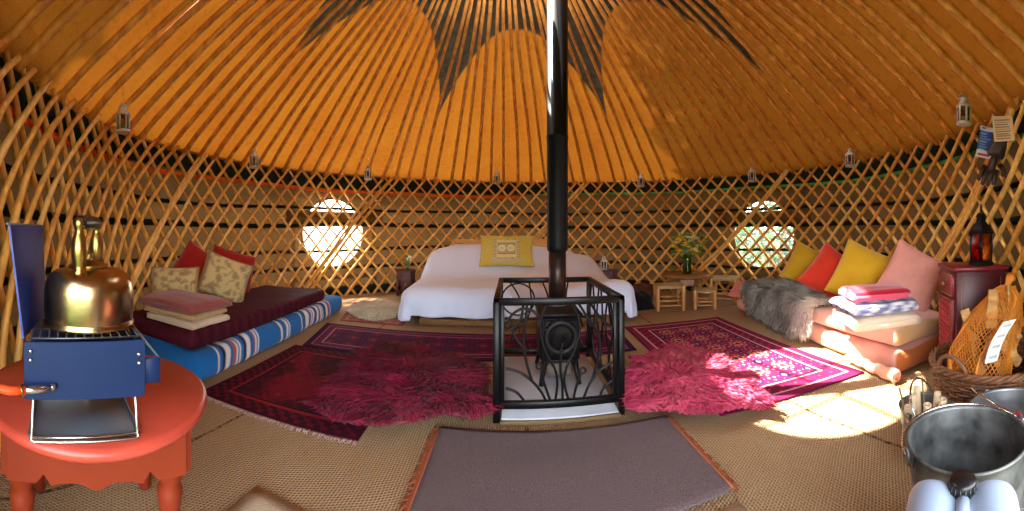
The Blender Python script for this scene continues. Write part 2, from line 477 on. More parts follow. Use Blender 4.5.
# an unseen tree added outside to shade the doorway half of the roof
b = MB(); r = random.Random(77)
for i in range(2600):
    d = Vector((r.gauss(0,1), r.gauss(0,1), r.gauss(0,1))).normalized()*r.random()**.35
    p = Vector((-2.2+3.7*d.x, .95+1.75*d.y, 6.6+1.0*d.z)); a = Vector((r.gauss(0,1), r.gauss(0,1), r.gauss(0,.5))).normalized(); e = a.orthogonal().normalized(); q = r.uniform(.16,.30)
    b.add([p-a*q, p+e*q*.6, p+a*q, p-e*q*.6], [(0,1,2,3)])
tr_ = thing('added_shade_tree', 'added tree out of view, its branches placed to shade the roof over the doorway', 'tree', (-5.4,.3,-.1))
for i in range(2600):                               # a second limb added to shade the right half
    d = Vector((r.gauss(0,1), r.gauss(0,1), r.gauss(0,1))).normalized()*r.random()**.35
    p = Vector((.75+1.9*d.x, 3.7+3.1*d.y, 6.7+.9*d.z)); a = Vector((r.gauss(0,1), r.gauss(0,1), r.gauss(0,.5))).normalized(); e = a.orthogonal().normalized(); q = r.uniform(.16,.30)
    b.add([p-a*q, p+e*q*.6, p+a*q, p-e*q*.6], [(0,1,2,3)])
b.v = [(x+5.4, y-.3, z+.1) for x, y, z in b.v]; b.build('leaves', lm, tr_, smooth=False)
b = MB(); b.tube([(0,0,0),(.1,.05,2.5),(.6,.2,4.6),(1.8,.5,6.2),(3.4,.6,6.8)], [.2,.16,.12,.09,.05], 10); b.tube([(.6,.2,4.6),(.2,-.3,6),(0,.4,6.9)], [.11,.07,.04], 8); b.tube([(1.8,.5,6.2),(4,1.4,6.6),(6,3.2,6.9)], [.09,.07,.03], 8); b.build('trunk', mat('tree_bark', srgb(90,72,54), .9, noise=(6,.6)), tr_)

# ---- light: sun through the crown and on the cloth, daylight sky
wd = bpy.data.worlds.new('World'); S.world = wd; wd.use_nodes = True
t = wd.node_tree; bg = t.nodes['Background']
sk = t.nodes.new('ShaderNodeTexSky'); sk.sky_type = 'NISHITA'; sk.sun_disc = False; sk.sun_elevation = dg(58); sk.sun_rotation = dg(-55)
hs = t.nodes.new('ShaderNodeHueSaturation'); hs.inputs['Saturation'].default_value = .25; t.links.new(sk.outputs[0], hs.inputs['Color']); t.links.new(hs.outputs[0], bg.inputs[0]); bg.inputs[1].default_value = 4.0
sun = bpy.data.objects.new('sun', bpy.data.lights.new('sun', 'SUN')); COL.objects.link(sun)
sun.data.energy = 54; sun.data.angle = dg(.6); sun.data.color = (1,.93,.82)
sd = Vector((1.52,-1.06,-2.92)).normalized()
sun.rotation_euler = sd.to_track_quat('-Z','Y').to_euler()

# ---- camera: a stitched (cylindrical) panorama from the doorway
FP, HY, EYE = 366.0, 232.0, .805
cd = bpy.data.cameras.new('camera'); cam = bpy.data.objects.new('camera', cd); COL.objects.link(cam); S.camera = cam
cam.location = (0,0,EYE); cam.rotation_euler = (PI/2,0,0)
cd.type = 'PANO'; cd.panorama_type = 'CENTRAL_CYLINDRICAL'
cd.central_cylindrical_range_u_min = -512/FP; cd.central_cylindrical_range_u_max = 512/FP
cd.central_cylindrical_range_v_min = -(511-HY)/FP; cd.central_cylindrical_range_v_max = HY/FP
cd.central_cylindrical_radius = 1.0
cd.clip_start = .02
vs = S.view_settings; vs.view_transform = 'Standard'; vs.look = 'None'; vs.gamma = 1; vs.use_curve_mapping = False; vs.exposure = -.25
S.cycles.use_denoising = True; S.cycles.max_bounces = 10; S.cycles.diffuse_bounces = 6; S.cycles.transparent_max_bounces = 12
S.cycles.caustics_reflective = False; S.cycles.caustics_refractive = False; S.cycles.sample_clamp_indirect = 6
# ================================================================ soft things: helpers
from mathutils import noise as mnoise
def nz(x, y, z=0.0): return mnoise.noise(Vector((x, y, z)))

def pillow(name, label, cat, w, h, th, loc, rot, mat_, colors=None, seed=0, group=None, parent=None, n=26, plump=1.0, droop=0.0, piping=None):
    """cushion standing on its lower edge: x width, z height, y thickness; rot = (lean x, roll y, turn z)"""
    b = MB(); cols = []
    for side in (-1, 1):
        def fn(u, v):
            p, q = 2*u-1, 2*v-1
            e = max(0, (1-abs(p)**3.2))*max(0, (1-abs(q)**3.2))
            t = th/2*e**.5*plump
            pin = .07
            x = p*(1-pin*(1-p*p)*0-pin*(1-q*q)*abs(p)**3)
            z = q*(1-pin*(1-p*p)*abs(q)**3)
            wr = (nz(p*2.2+seed, q*2.2, side*3+seed)*.12 + nz(p*5+seed, q*5, side*5.)*.05)*th*min(1, e*3)
            sag = droop*(q+1)*.5*(1-e)*0
            return Vector((x*w/2, side*(t+wr*.6), (z+1)*h/2 - droop*h*(abs(p)**2)*(q+1)/2*.5))
        b.grid(fn, n, n)
        if colors:
            for j in range(n+1):
                for i in range(n+1): cols.append(colors(2*i/n-1, 2*j/n-1, side))
    o = b.build(name, mat_, parent, colors=cols if colors else None)
    o.location = loc; o.rotation_euler = rot
    if label: tag(o, label, cat, group)
    if piping:
        pb = MB(); pts = []
        def ed(p, q): return Vector((p*(1-.07*(1-q*q)*abs(p)**3)*w/2, 0, (q*(1-.07*(1-p*p)*abs(q)**3)+1)*h/2 - droop*h*(abs(p)**2)*(q+1)/2*.5))
        for k in range(16): pts.append(ed(-1+k/8, -1))
        for k in range(16): pts.append(ed(1, -1+k/8))
        for k in range(16): pts.append(ed(1-k/8, 1))
        for k in range(16): pts.append(ed(-1, 1-k/8))
        pb.tube(pts, .006, 6, closed=True)
        pb.build('piping', piping, o)
    return o

def folded(name, label, cat, w, d, layers, th, mat_, loc, rz, colors=None, seed=0, group=None, fold='x', slump=.0, nu=None, nv=16, kind=None):
    """a cloth folded back and forth: folds run along y, layers stack in z; origin under the middle"""
    path = []; R = th/2
    for k in range(layers):
        z = th*(k+.5); xs = [-1+2*i/10 for i in range(11)]
        if k % 2: xs = xs[::-1]
        for x in xs: path.append((x*(w/2-R), z))
        if k < layers-1:
            sx = 1 if k % 2 == 0 else -1
            for i in range(1, 5):
                a = -PI/2+PI*i/5
                path.append((sx*(w/2-R+R*math.cos(a)*1.0), z+R+R*math.sin(a)))
    n = len(path)-1; b = MB(); cols = []; r = random.Random(seed)
    offs = [r.uniform(-.012, .012) for _ in range(layers+1)]
    def fn(u, v):
        i = min(int(round(u*n)), n); x, z = path[i]; q = 2*v-1
        k = int(z/th)
        wob = nz(x*6+seed, q*3, z*9)*.012
        dd = d/2*(1+.04*nz(z*20+seed, x*4, 2))
        top = z/(th*layers)
        zz = z+wob*top - slump*top*(abs(q)**3)*th*.8 - slump*top*(abs(2*x/w)**3)*th*.4
        return Vector((x*(1-.03*top*slump)+offs[k], q*dd+offs[k]*.6, max(zz, th*.5)))
    b.grid(fn, n, nv)
    if colors:
        for j in range(nv+1):
            for i in range(n+1): cols.append(colors(path[i][0], (2*j/nv-1)*d/2, path[i][1], i/n))
    o = b.build(name, mat_, None, colors=cols if colors else None, solid=th*.86)
    o.location = loc; o.rotation_euler = (0,0,rz)
    if label: tag(o, label, cat, group)
    return o

def inside(p, poly):
    x, y = p; c = False; n = len(poly)
    for i in range(n):
        x1, y1 = poly[i]; x2, y2 = poly[(i+1) % n]
        if (y1 > y) != (y2 > y) and x < (x2-x1)*(y-y1)/(y2-y1)+x1: c = not c
    return c
def smooth_poly(poly, it=2):
    for _ in range(it):
        q = []
        for i in range(len(poly)):
            a = poly[i]; b = poly[(i+1) % len(poly)]
            q.append((a[0]*.75+b[0]*.25, a[1]*.75+b[1]*.25)); q.append((a[0]*.25+b[0]*.75, a[1]*.25+b[1]*.75))
        poly = q
    return poly
def fleece(root, poly, surf, dirn, count, length, wid, cols, skin, fur, seed=1, lift=.55, clump=5.0):
    """hide under a coat of curved locks; surf(x,y) -> (point, normal); dirn(x,y) -> lay of the wool in xy"""
    poly = smooth_poly(poly); r = random.Random(seed)
    cx = sum(p[0] for p in poly)/len(poly); cy = sum(p[1] for p in poly)/len(poly)
    b = MB(); n = len(poly); NRg = 7
    v = []; f = []
    for k in range(NRg+1):
        for (x, y) in poly:
            s = k/NRg; xx, yy = cx+(x-cx)*s, cy+(y-cy)*s
            P, N = surf(xx, yy); v.append(P+N*.006)
    for k in range(NRg):
        for i in range(n): f.append((k*n+i, k*n+(i+1) % n, (k+1)*n+(i+1) % n, (k+1)*n+i))
    b.add(v, f); b.build('hide', skin, root, solid=.008)
    xs = [p[0] for p in poly]; ys = [p[1] for p in poly]
    b = MB(); vc = []; m = 0
    while m < count:
        x, y = r.uniform(min(xs), max(xs)), r.uniform(min(ys), max(ys))
        if not inside((x, y), poly): continue
        m += 1
        P, N = surf(x, y); dx, dy = dirn(x, y)
        P2, _ = surf(x+dx*.01, y+dy*.01); T = (P2-P)
        T = T.normalized() if T.length > 1e-6 else N.orthogonal()
        cl = nz(x*clump*2, y*clump*2, seed); c2 = nz(x*clump*2+9, y*clump*2+4, seed+3)
        B = N.cross(T)
        L = length*r.uniform(.7, 1.25)*(1+.5*cl)
        d0 = (T*(1-lift)*1.2+N*lift*1.3+B*(r.gauss(0,.22)+c2*.9)).normalized()
        d1 = (T*1.1+N*(lift*.35)+B*(r.gauss(0,.3)+c2*1.4)).normalized()
        p0 = P; p1 = P+d0*L*.5; p2 = p1+d1*L*.5
        p2 = p2-N*min(0, (p2-P).dot(N)-.004)
        ww = wid*r.uniform(.7,1.3); s1 = d0.cross(N); s1 = (s1.normalized() if s1.length > 1e-4 else B)
        s2 = s1.cross(d0).normalized()
        vs_ = []
        for (c, w_) in ((p0, ww), (p1, ww*.85)):
            for a in (0, 2.1, 4.2): vs_.append(c+(s1*math.cos(a)+s2*math.sin(a))*w_)
        vs_.append(p2)
        b.add(vs_, [(0,1,4,3),(1,2,5,4),(2,0,3,5),(3,4,6),(4,5,6),(5,3,6)])
        col = cols(x, y, r); vc += [col]*7
    return b.build('wool', fur, root, colors=vc)

def carpet(name, label, corners, colfn, nx, ny, z=.006, rough=.95, wob=.004, seed=0, cat='rug', th=.006):
    """corners near-left, near-right, far-right, far-left on the floor; colfn(s,t,W,H) with s,t in metres"""
    A, B, C, D = [Vector((c[0], c[1], 0)) for c in corners]
    W_ = ((B-A).length+(C-D).length)/2; H_ = ((D-A).length+(C-B).length)/2
    o0 = (A+B+C+D)/4; b = MB(); cols = []
    def fn(u, v):
        p = (A*(1-u)+B*u)*(1-v)+(D*(1-u)+C*u)*v-o0
        p.z = z+wob*(.5+.5*nz(p.x*3+seed, p.y*3, seed)); return p
    b.grid(fn, nx, ny)
    for j in range(ny+1):
        for i in range(nx+1): cols.append(colfn(i/nx*W_, j/ny*H_, W_, H_))
    o = b.build(name, mat(name+'_wool', (.3,.05,.1,1), rough, vcol=1, noise=(260,.3), bump=(420,.5,.003)), None, colors=cols, solid=th)
    o.location = o0
    if label: tag(o, label, cat)
    return o, W_, H_, o0
def fringe(name, m, p0, p1, out, z, n, ln, parent, seed=0, w=.004):
    r = random.Random(seed); b = MB(); p0 = Vector(p0); p1 = Vector(p1); out = Vector(out)
    for k in range(n):
        q = p0.lerp(p1, (k+r.random()*.6)/n); q.z = z
        L = ln*r.uniform(.6,1.2); sd = (p1-p0).normalized()*r.gauss(0, .35)
        e = q+(out+sd)*L; e.z = .003; mm = (q+e)/2; mm.z = z*.8+.003
        b.tube([q, mm, e], [w, w*.9, w*.4], 4)
    return b.build(name, m, parent)
# ================================================================ carpets and fleeces
def mixc(a, b, t): return tuple(a[i]*(1-t)+b[i]*t for i in range(3))+(1,)
def tri(x): return abs((x % 1)-.5)*2                 # 1 at whole numbers, 0 between

# --- dark red tribal carpet in front of the blue mattress
cr1, cr2, cr3, cr4 = srgb(122,16,36), srgb(58,8,26), srgb(28,18,32), srgb(170,44,44)
def red_rug(s, t, W_, H_):
    d = min(s, W_-s, t, H_-t); n = nz(s*9, t*9, 1)*.5+nz(s*30, t*30, 2)*.35
    if d < .015: return cr2
    if d < .10:
        k = tri((s+t)*16)+.6*tri((s-t)*16)
        return mixc(cr2, cr1 if k > .9 else cr3, .7+.3*n)
    if d < .115: return mixc(cr1, cr4, .5)
    if d < .13: return cr3
    u = (s-W_/2)/.17; v = t/.215
    a = tri(u+.5)+tri(v); c = mixc(cr1, cr2, max(0, min(1, .35+n*1.1)))
    if 1.25 < a < 1.42: c = mixc(cr3, cr1, .3)
    elif a >= 1.62: c = mixc(cr3, cr4, .25 if a < 1.8 else .8)
    elif .95 < a < 1.03: c = mixc(cr1, cr4, .7)
    elif a < .3: c = mixc(cr2, cr3, .6)
    if tri(s*38)+tri(t*38) > 1.72 and n > -.15: c = mixc(c, cr4, .45)
    w_ = nz(s*4, t*4, 21)
    return mixc(c, cr1 if w_ > 0 else cr3, min(.75, .35+abs(w_)*1.2))
o, W_, H_, c0 = carpet('tribal_carpet', 'dark red worn tribal carpet with a frayed pale fringe, beside the blue striped mattress', [(-1.37,1.19),(-.57,1.27),(-.62,2.2),(-1.44,2.14)], red_rug, 120, 140, .007)
fm = mat('pale_fringe', srgb(170,140,130), .9)
fringe('fringe', fm, Vector((-1.37,1.19,0))-c0, Vector((-.57,1.27,0))-c0, (.05,-1,0), .008, 120, .022, o, 1, .0035)

# --- purple runner below the bed
p1, p2, p3, p4, p5 = srgb(84,24,78), srgb(44,14,56), srgb(140,32,66), srgb(196,150,170), srgb(34,24,60)
def runner(s, t, W_, H_):
    d = min(s, W_-s, t, H_-t); n = nz(s*12, t*12, 7)*.4
    if d < .012: return p2
    if d < .05: return mixc(p1, p5, .4 if tri(s*24)+tri(t*24) > 1.1 else .9)
    if d < .058: return mixc(p4, p1, .25)
    if d < .11: return mixc(p1, p3, .8 if tri((s+t)*18)*tri((s-t)*18) > .35 else .05)
    if d < .125: return mixc(p4, p3, .35)
    if d < .14: return p5
    u = s/.16; v = (t-H_/2)/.16
    a = tri(u)+tri(v)
    c = mixc(p2, p1, .4+n)
    if a > 1.7: c = mixc(p3, srgb(190,40,60), .6)
    elif a > 1.5: c = p5
    elif a > 1.35: c = mixc(p3, p1, .2)
    elif tri(s*30)+tri(t*30) > 1.55: c = mixc(c, p3, .6)
    return c
o, *_ = carpet('runner_rug', 'long purple and plum patterned runner on the floor at the foot of the white bed', [(-1.40,2.17),(.83,2.34),(.86,2.88),(-1.56,2.82)], runner, 300, 90, .003, wob=.003, seed=3)

# --- magenta carpet on the right
m1, m2, m3, m4, m5 = srgb(150,26,76), srgb(100,14,58), srgb(40,24,70), srgb(226,196,190), srgb(196,60,70)
def persian(s, t, W_, H_):
    d = min(s, W_-s, (t)*.9, (H_-t)*.9); n = nz(s*14, t*14, 5)*.3
    if d < .012: return m2
    if d < .055: return mixc(m1, m2, .5+n)
    if d < .066: return mixc(m4, m1, .15)
    if d < .15:
        k = tri((s+t)*12)+tri((s-t)*12)
        return mixc(m1, m3 if k > 1.5 else (m5 if k < .45 else m2), .75+n)
    if d < .16: return mixc(m4, m1, .25)
    if d < .185: return mixc(m2, m3, .8 if tri((s+t)*22) > .5 else .1)
    nx_ = 3; u = (s-.185)/((W_-.37)/nx_); v = t/.25
    uu, vv = (u % 1)-.5, (v % 1)-.5; ang = math.atan2(vv, uu); q = math.hypot(uu*1.0, vv*1.0)
    rr = .40+.05*math.cos(8*ang)
    c = mixc(m1, m2, .45+n)
    if q < rr:
        c = mixc(m3, m2, .35)
        if q < rr*.86: c = mixc(m5, m1, .5)
        if q < rr*.62: c = mixc(m3, m1, .2)
        if q < rr*.46: c = mixc(srgb(214,170,120), m5, .3+.5*(math.cos(4*ang) > 0))
        if q < rr*.22: c = m3
        if rr*.62 < q < rr*.86 and math.cos(12*ang) > .4: c = mixc(srgb(200,160,110), m1, .2)
    else:
        e = tri(u)+tri(v)
        if e > 1.55: c = mixc(m3, m4, .35 if e > 1.8 else 0)
        elif tri(u*5)*tri(v*5) > .55: c = mixc(c, m4, .45)
    return c
PR = [(1.0,1.30),(1.70,1.17),(1.83,2.9),(.93,2.93)]
o, *_ = carpet('persian_carpet', 'magenta carpet with rows of medallions and white border lines, half in the sun', [(.86,1.34),(1.71,1.19),(1.83,2.9),(.93,2.93)], persian, 150, 280, .006, wob=.004, seed=9)

# --- threadbare pink and white kilim by the bed's left side
def kilim(s, t, W_, H_):
    n = nz(s*10, t*10, 3)
    k = tri(s*9)+tri(t*9)
    c = mixc(srgb(196,150,140), srgb(150,52,60), .75 if k > 1.05 else .15)
    if min(s, W_-s, t, H_-t) < .05: c = mixc(srgb(128,40,56), c, .3)
    return mixc(c, srgb(170,130,110), .25+.2*n)
carpet('flatweave_kilim', 'faded pink and cream chequered flatweave at the head of the blue mattress', [(-1.5,2.95),(-.92,2.98),(-1.0,3.85),(-1.75,3.8)], kilim, 90, 120, .004, seed=5)

# --- aubergine door mat and what lies under it
mt = mat('mat_pile', srgb(122,100,100), .95, noise=(330,.8,srgb(46,34,40)), bump=(300,.9,.006), sheen=.2)
b = MB()
b.grid(lambda u, v: Vector((-.285+.92*u, -.25+.5*v+.02*(1-u)*v, .016+.004*nz(u*4, v*3, 1))), 40, 20)
t_ = thing('door_mat', 'flat aubergine mat of short speckled pile in front of the stove', 'mat', (0,1.18,0))
b.build('mat', mt, t_, solid=.012)
hem = mat('rust_hem', srgb(186,106,72), .9)
for (x, a, c_, sg, sd) in ((-.285,-.25,.265,-1,3),(.635,-.25,.25,1,4)):
    h = MB(); h.tube([(x+sg*.004, a+(c_-a)*k/12, .016+.003*nz(k,sg)) for k in range(13)], .006, 6); h.build('hem', hem, t_)
    fringe('fringe', mat('rust_fringe_%d' % sd, srgb(160,92,62), .95), (x, a, 0), (x, c_, 0), (sg, 0, 0), .012, 150, .035, t_, sd, .004)
b = MB(); b.grid(lambda u, v: Vector((-.735+1.36*u, .28+.6*v, .007+.004*nz(u*6, v*4, 3))), 30, 14)
o = b.build('threshold_mat', mat('pale_threshold', srgb(196,180,152), .95, noise=(140,.3,srgb(150,134,110)), bump=(200,.7,.005)), None, solid=.009)
tag(o, 'worn pale mat under the near edge of the aubergine mat, only its corners showing', 'mat')

# --- sheepskins
fur = mat('dyed_wool', (.3,.02,.08,1), .75, vcol=1, sheen=.08)
skin = mat('hide_skin', srgb(120,60,60), .9)
def flat(h0, cx, cy, rx, ry):
    def surf(x, y):
        q = min(1, math.hypot((x-cx)/rx, (y-cy)/ry)); h = h0*(1-q**2.5)+.008
        g = -2.5*h0*q**1.5
        N = Vector((-g*(x-cx)/rx/rx, -g*(y-cy)/ry/ry, 1)) if q > 1e-4 else Vector((0,0,1))
        return Vector((x, y, h+.012*nz(x*6, y*6, 3))), N.normalized()
    return surf
def lay(cx, cy, ax, ay, m=.55):
    def d(x, y):
        a, b_ = x-cx, y-cy; l = math.hypot(a, b_)+1e-6
        a, b_ = a/l*m+ax+.5*nz(x*3, y*3, 11), b_/l*m+ay+.5*nz(x*3, y*3, 17)
        l = math.hypot(a, b_)+1e-6
        return a/l, b_/l
    return d
def dye(c1, c2, c3=None, fn=None):
    def f(x, y, r):
        t_ = max(0, min(1, .5+.8*nz(x*7, y*7, 2)+r.gauss(0, .18)))
        c = mixc(c1, c2, t_)
        if c3 and fn:
            k = fn(x, y, r)
            c = mixc(c, c3, k)
        return c
    return f
def fl(x, y, z=0.0):
    th = (x-512)/FP; q = (EYE-z)*FP/(y-HY); return q*math.sin(th), q*math.cos(th)
bp = [fl(*p, .03) for p in ((372,352),(395,346),(436,350),(446,362),(474,366),(485,384),(478,396),(488,404),(492,408),(484,418),(462,420),(440,420),(408,428),(368,427),(338,421),(318,410),(330,394),(345,378),(352,364))]
cx = sum(p[0] for p in bp)/len(bp); cy = sum(p[1] for p in bp)/len(bp)
r_ = thing('sheepskin', 'burgundy dyed sheepskin lying half over the dark red carpet, left of the stove', 'sheepskin', (cx,cy,.012), 0, 'dyed sheepskins on the floor')
bp = [(p[0]-cx, p[1]-cy) for p in bp]
fleece(r_, bp, flat(.045, 0, 0, .48, .48), lay(0,.05,.05,-.45), 6500, .085, .0062, dye(srgb(78,8,30), srgb(134,24,54)), skin, fur, 3)
pp = [fl(*p, .03) for p in ((668,352),(684,350),(716,362),(722,374),(746,384),(757,396),(770,405),(758,412),(738,412),(722,418),(690,421),(668,417),(648,416),(628,412),(626,404),(632,390),(628,380),(640,370),(646,360))]
cx = sum(p[0] for p in pp)/len(pp); cy = sum(p[1] for p in pp)/len(pp)
r_ = thing('sheepskin', 'raspberry pink sheepskin right of the stove, its right edge bleached by sun', 'sheepskin', (cx,cy,.012), 0, 'dyed sheepskins on the floor')
pp = [(p[0]-cx, p[1]-cy) for p in pp]
fleece(r_, pp, flat(.045, 0, 0, .45, .48), lay(0,.05,.05,-.4), 6500, .085, .0062, dye(srgb(164,36,72), srgb(214,84,112)), skin, fur, 5)

# cream fleece beside the bed
cp = [fl(*p, .02) for p in ((345,312),(362,303),(386,300),(401,306),(399,315),(388,320),(362,320))]
cx = sum(p[0] for p in cp)/len(cp); cy = sum(p[1] for p in cp)/len(cp)
r_ = thing('sheepskin', 'small cream coloured fleece on the floor by the left side of the bed', 'sheepskin', (cx,cy,.006))
fleece(r_, [(p[0]-cx, p[1]-cy) for p in cp], flat(.05, 0, 0, .3, .4), lay(0,0,0,-.3), 3500, .05, .005, dye(srgb(196,180,150), srgb(226,214,188)), mat('cream_hide', srgb(190,170,140), .9), fur, 7)
# ================================================================ left: red table, gas stove, kettle
red_paint = mat('coral_paint', srgb(188,72,54), .38, noise=(14,.35,srgb(146,50,36)), bump=(30,.15,.004))
red_dark = mat('rust_red_paint', srgb(124,44,16), .5, spec=.25, noise=(10,.4,srgb(110,34,20)))
TA = math.atan2(.943, .333)                          # heading of the stove and table front
tb_ = thing('round_table', 'low coral red round table with scalloped apron and turned legs, under the gas stove', 'table', (-.885,.405,0), TA-PI/2+0)
# local frame: -y looks at the camera side panel
b = MB(); b.lathe([(.0001,.366),(.265,.366),(.287,.37),(.296,.382),(.294,.392),(.283,.399),(.0001,.4)], 64); b.build('tabletop', red_paint, tb_)
tb_.rotation_euler = (0,0,math.atan2(.386*-1,.922)+PI/2)
for k in range(4):
    b = MB(); n = 24; L = .385; out = []
    for i in range(n+1):
        u = i/n; x = -L/2+L*u
        e = abs(2*u-1)
        if e > .62: z = .275+.02*(e < .66)
        elif e > .56: z = .295
        else: z = .262+.028*abs(math.sin(PI*(u-.22)/.56*2))**.6*(.4 if .44 < u < .56 else .6)
        out.append((x, z))
    poly = [(-L/2,.366)]+out+[(L/2,.366)]
    M = Matrix.Rotation(k*PI/2, 4, 'Z') @ Matrix.Translation((0,-.2,0)) @ Matrix.Rotation(PI/2, 4, 'X')
    b.prism(poly, -.009, .009, M); b.build('apron', red_dark, tb_, smooth=False, bevel=.002)
legp = [(.016,0),(.02,.01),(.016,.03),(.023,.05),(.026,.075),(.019,.1),(.024,.115),(.017,.13),(.021,.16),(.027,.2),(.03,.225),(.022,.24),(.028,.25),(.028,.366)]
for sx in (-1,1):
    for sy in (-1,1):
        b = MB(); b.lathe(legp, 20, (sx*.165,sy*.165,0)); b.build('leg', red_dark, tb_)

blue = mat('blue_enamel', srgb(4,32,74), .5, spec=.3, noise=(8,.2,srgb(3,16,42)))
steel = mat('grey_steel', srgb(120,126,136), .42, .7)
wire = mat('bright_wire', srgb(200,200,196), .25, 1)
brass = mat('old_brass', srgb(168,138,76), .3, 1, noise=(9,.5,srgb(104,80,40)))
st = thing('gas_stove', 'folding blue enamel camping stove with raised lid, on the red table', 'camping stove', (-.645,.276,.4), TA)
hw_ = .117; ZB, ZT = .085, .195
b = MB(); b.box((0,.125,.135),(hw_*2-.012,.23,.085),b=.004); b.build('body', blue, st)
b = MB(); out = []
for (sx, sy) in ((1,1),(-1,1),(-1,-1),(1,-1)):
    for k in range(5):
        a = (0 if sx > 0 and sy > 0 else PI/2 if sy > 0 else PI if sx < 0 else 1.5*PI)+k*PI/8
        out.append((sx*(hw_-.006)+.006*math.cos(a), .14+sy*(.055-.006)+.006*math.sin(a)))
b.prism(out, 0, .004, Matrix.Rotation(PI/2, 4, 'X')); fp_ = b.build('front_panel', blue, st, bevel=.001)
for (x, z) in ((-.104,.178),(-.104,.161),(.104,.168),(.104,.151)):
    q = MB(); q.ball((x,-.005,z), .0045, 10, 6); q.build('rivet', wire, fp_)
b = MB()                                             # side wing hanging out to the right
b.add([(hw_-.004,.0,.195),(hw_-.004,.235,.195),(hw_+.034,.225,.15),(hw_+.034,.01,.15)], [(0,1,2,3)])
b.build('side_flap', steel, st, smooth=False, solid=.003)
b = MB(); b.box((hw_+.016,.006,.13),(.034,.004,.05),b=.001); b.build('flap_end', blue, st)
b = MB(); b.add([(-hw_-.002,.0,.2),(-.084,.24,.2),(-.096,.245,.42),(-hw_-.03,.005,.42)], [(0,1,2,3)]); 
lid = b.build('lid', mat('blue_enamel_lid', srgb(8,48,140), .45, noise=(5,.3,srgb(16,44,104))), st, smooth=False, solid=.004)
q = MB(); q.tube([(-hw_-.032,-.005,.421),(-.094,.26,.421)], .003, 6); q.build('lid_rim', steel, lid)
g = MB()
for k in range(13): g.tube([(-hw_+.012+.0175*k,.01,.2),(-hw_+.012+.0175*k,.235,.2)], .0016, 6)
for y in (.012,.085,.16,.232): g.tube([(-hw_+.008,y,.198),(hw_-.008,y,.198)], .0022, 6)
g.build('grill', mat('dark_wire', srgb(96,94,92), .4, .8), st)
g = MB(); g.lathe([(.03,.182),(.042,.182),(.044,.19),(.034,.194),(.0001,.194)], 24, (0,.12,0)); g.build('burner', mat('burner_iron', srgb(50,50,54), .5, .7), st)
g = MB(); out = [(-.104,.012),(.104,.012),(.11,.018),(.106,.24),(-.106,.24),(-.11,.018)]
g.prism(out, .0005, .003); g.tube([(x,y,.0055) for x,y in out], .003, 6, closed=True); g.build('drip_tray', steel, st)
for y in (.008,.2):
    g = MB(); g.tube([(-.098,y,.13),(-.102,y-.004,.02),(-.104,y-.008,.006),(-.098,y-.01,.004),(.098,y-.01,.004),(.104,y-.008,.006),(.102,y-.004,.02),(.098,y,.13)], .003, 8)
    if y < .1: g.tube([(-.1,y-.009,.012),(.1,y-.009,.012)], .002, 6)
    g.build('leg', wire, st)
g = MB(); g.tube([(-.085,-.005,.114),(-.07,-.012,.1135),(-.118,-.024,.1125)], .001, 6)
g.tube([(-.066,-.016,.1135),(-.096,-.024,.113),(-.122,-.03,.1125)], [.007,.0075,.0065], 10); g.tube([(-.066,-.016,.1135),(-.056,-.004,.1135)], .006, 8)
g.build('gas_nozzle', wire, st)
hs = MB(); hs.tube([(-.112,-.028,.1125),(-.14,-.034,.113),(-.175,-.04,.122),(-.2,-.045,.105),(-.215,-.045,.05),(-.22,-.04,-.08),(-.225,-.03,-.25),(-.225,.0,-.38)], .0085, 10)
hose = hs.build('gas_hose', mat('orange_rubber', srgb(226,74,24), .45)); hose.location = st.location; hose.rotation_euler = st.rotation_euler
tag(hose, 'orange rubber gas hose clipped to the nozzle of the blue stove', 'hose')
q = MB(); q.tube([(-.118+.002*math.sin(k), -.029+.0105*math.cos(2*PI*k/16), .1125+.0105*math.sin(2*PI*k/16)) for k in range(16)], .0022, 6, closed=True); q.build('hose_clip', brass, hose)

copper = mat('copper_brass', srgb(200,176,126), .25, 1, noise=(9,.85,srgb(136,96,74)), bump=(18,.12,.004))
kp = Vector((-.642,.268,0))+Vector((math.cos(TA)*.022-math.sin(TA)*.118, math.sin(TA)*.022+math.cos(TA)*.118, 0))
kt = thing('kettle', 'old copper and brass kettle with a black bar handle, on the gas stove', 'kettle', (kp.x,kp.y,.602), TA-.39)
b = MB(); b.lathe([(.096,0),(.1,.002),(.101,.008),(.097,.012),(.098,.018),(.1,.04),(.0995,.072),(.097,.092),(.09,.108),(.075,.119),(.05,.125),(.044,.126)], 56, capt=False); b.build('body', copper, kt)
b = MB(); b.lathe([(.046,.1265),(.044,.131),(.03,.137),(.012,.14),(.009,.147),(.012,.153),(.008,.158),(.0001,.159)], 32); b.build('lid', brass, kt)
b = MB(); b.tube([(0,.085,.075),(0,.105,.09),(0,.118,.108),(0,.126,.116)], [.019,.014,.011,.01], 14); b.build('spout', copper, kt)
hb = mat('black_wood', srgb(22,20,20), .35)
for y in (-.062,.062):
    b = MB(); b.lathe([(.013,.112),(.0155,.118),(.011,.124),(.0125,.135),(.0165,.152),(.0175,.166),(.0155,.184),(.011,.198),(.0085,.206),(.0115,.213),(.0125,.222),(.0095,.232),(.0001,.235)], 18, (0,y,0)); b.build('handle_post', brass, kt)
b = MB(); b.tube([(0,-.068,.223),(0,-.055,.223),(0,0,.225),(0,.055,.223),(0,.068,.223)], [.0125,.0155,.016,.0155,.0125], 14); b.build('handle', hb, kt)

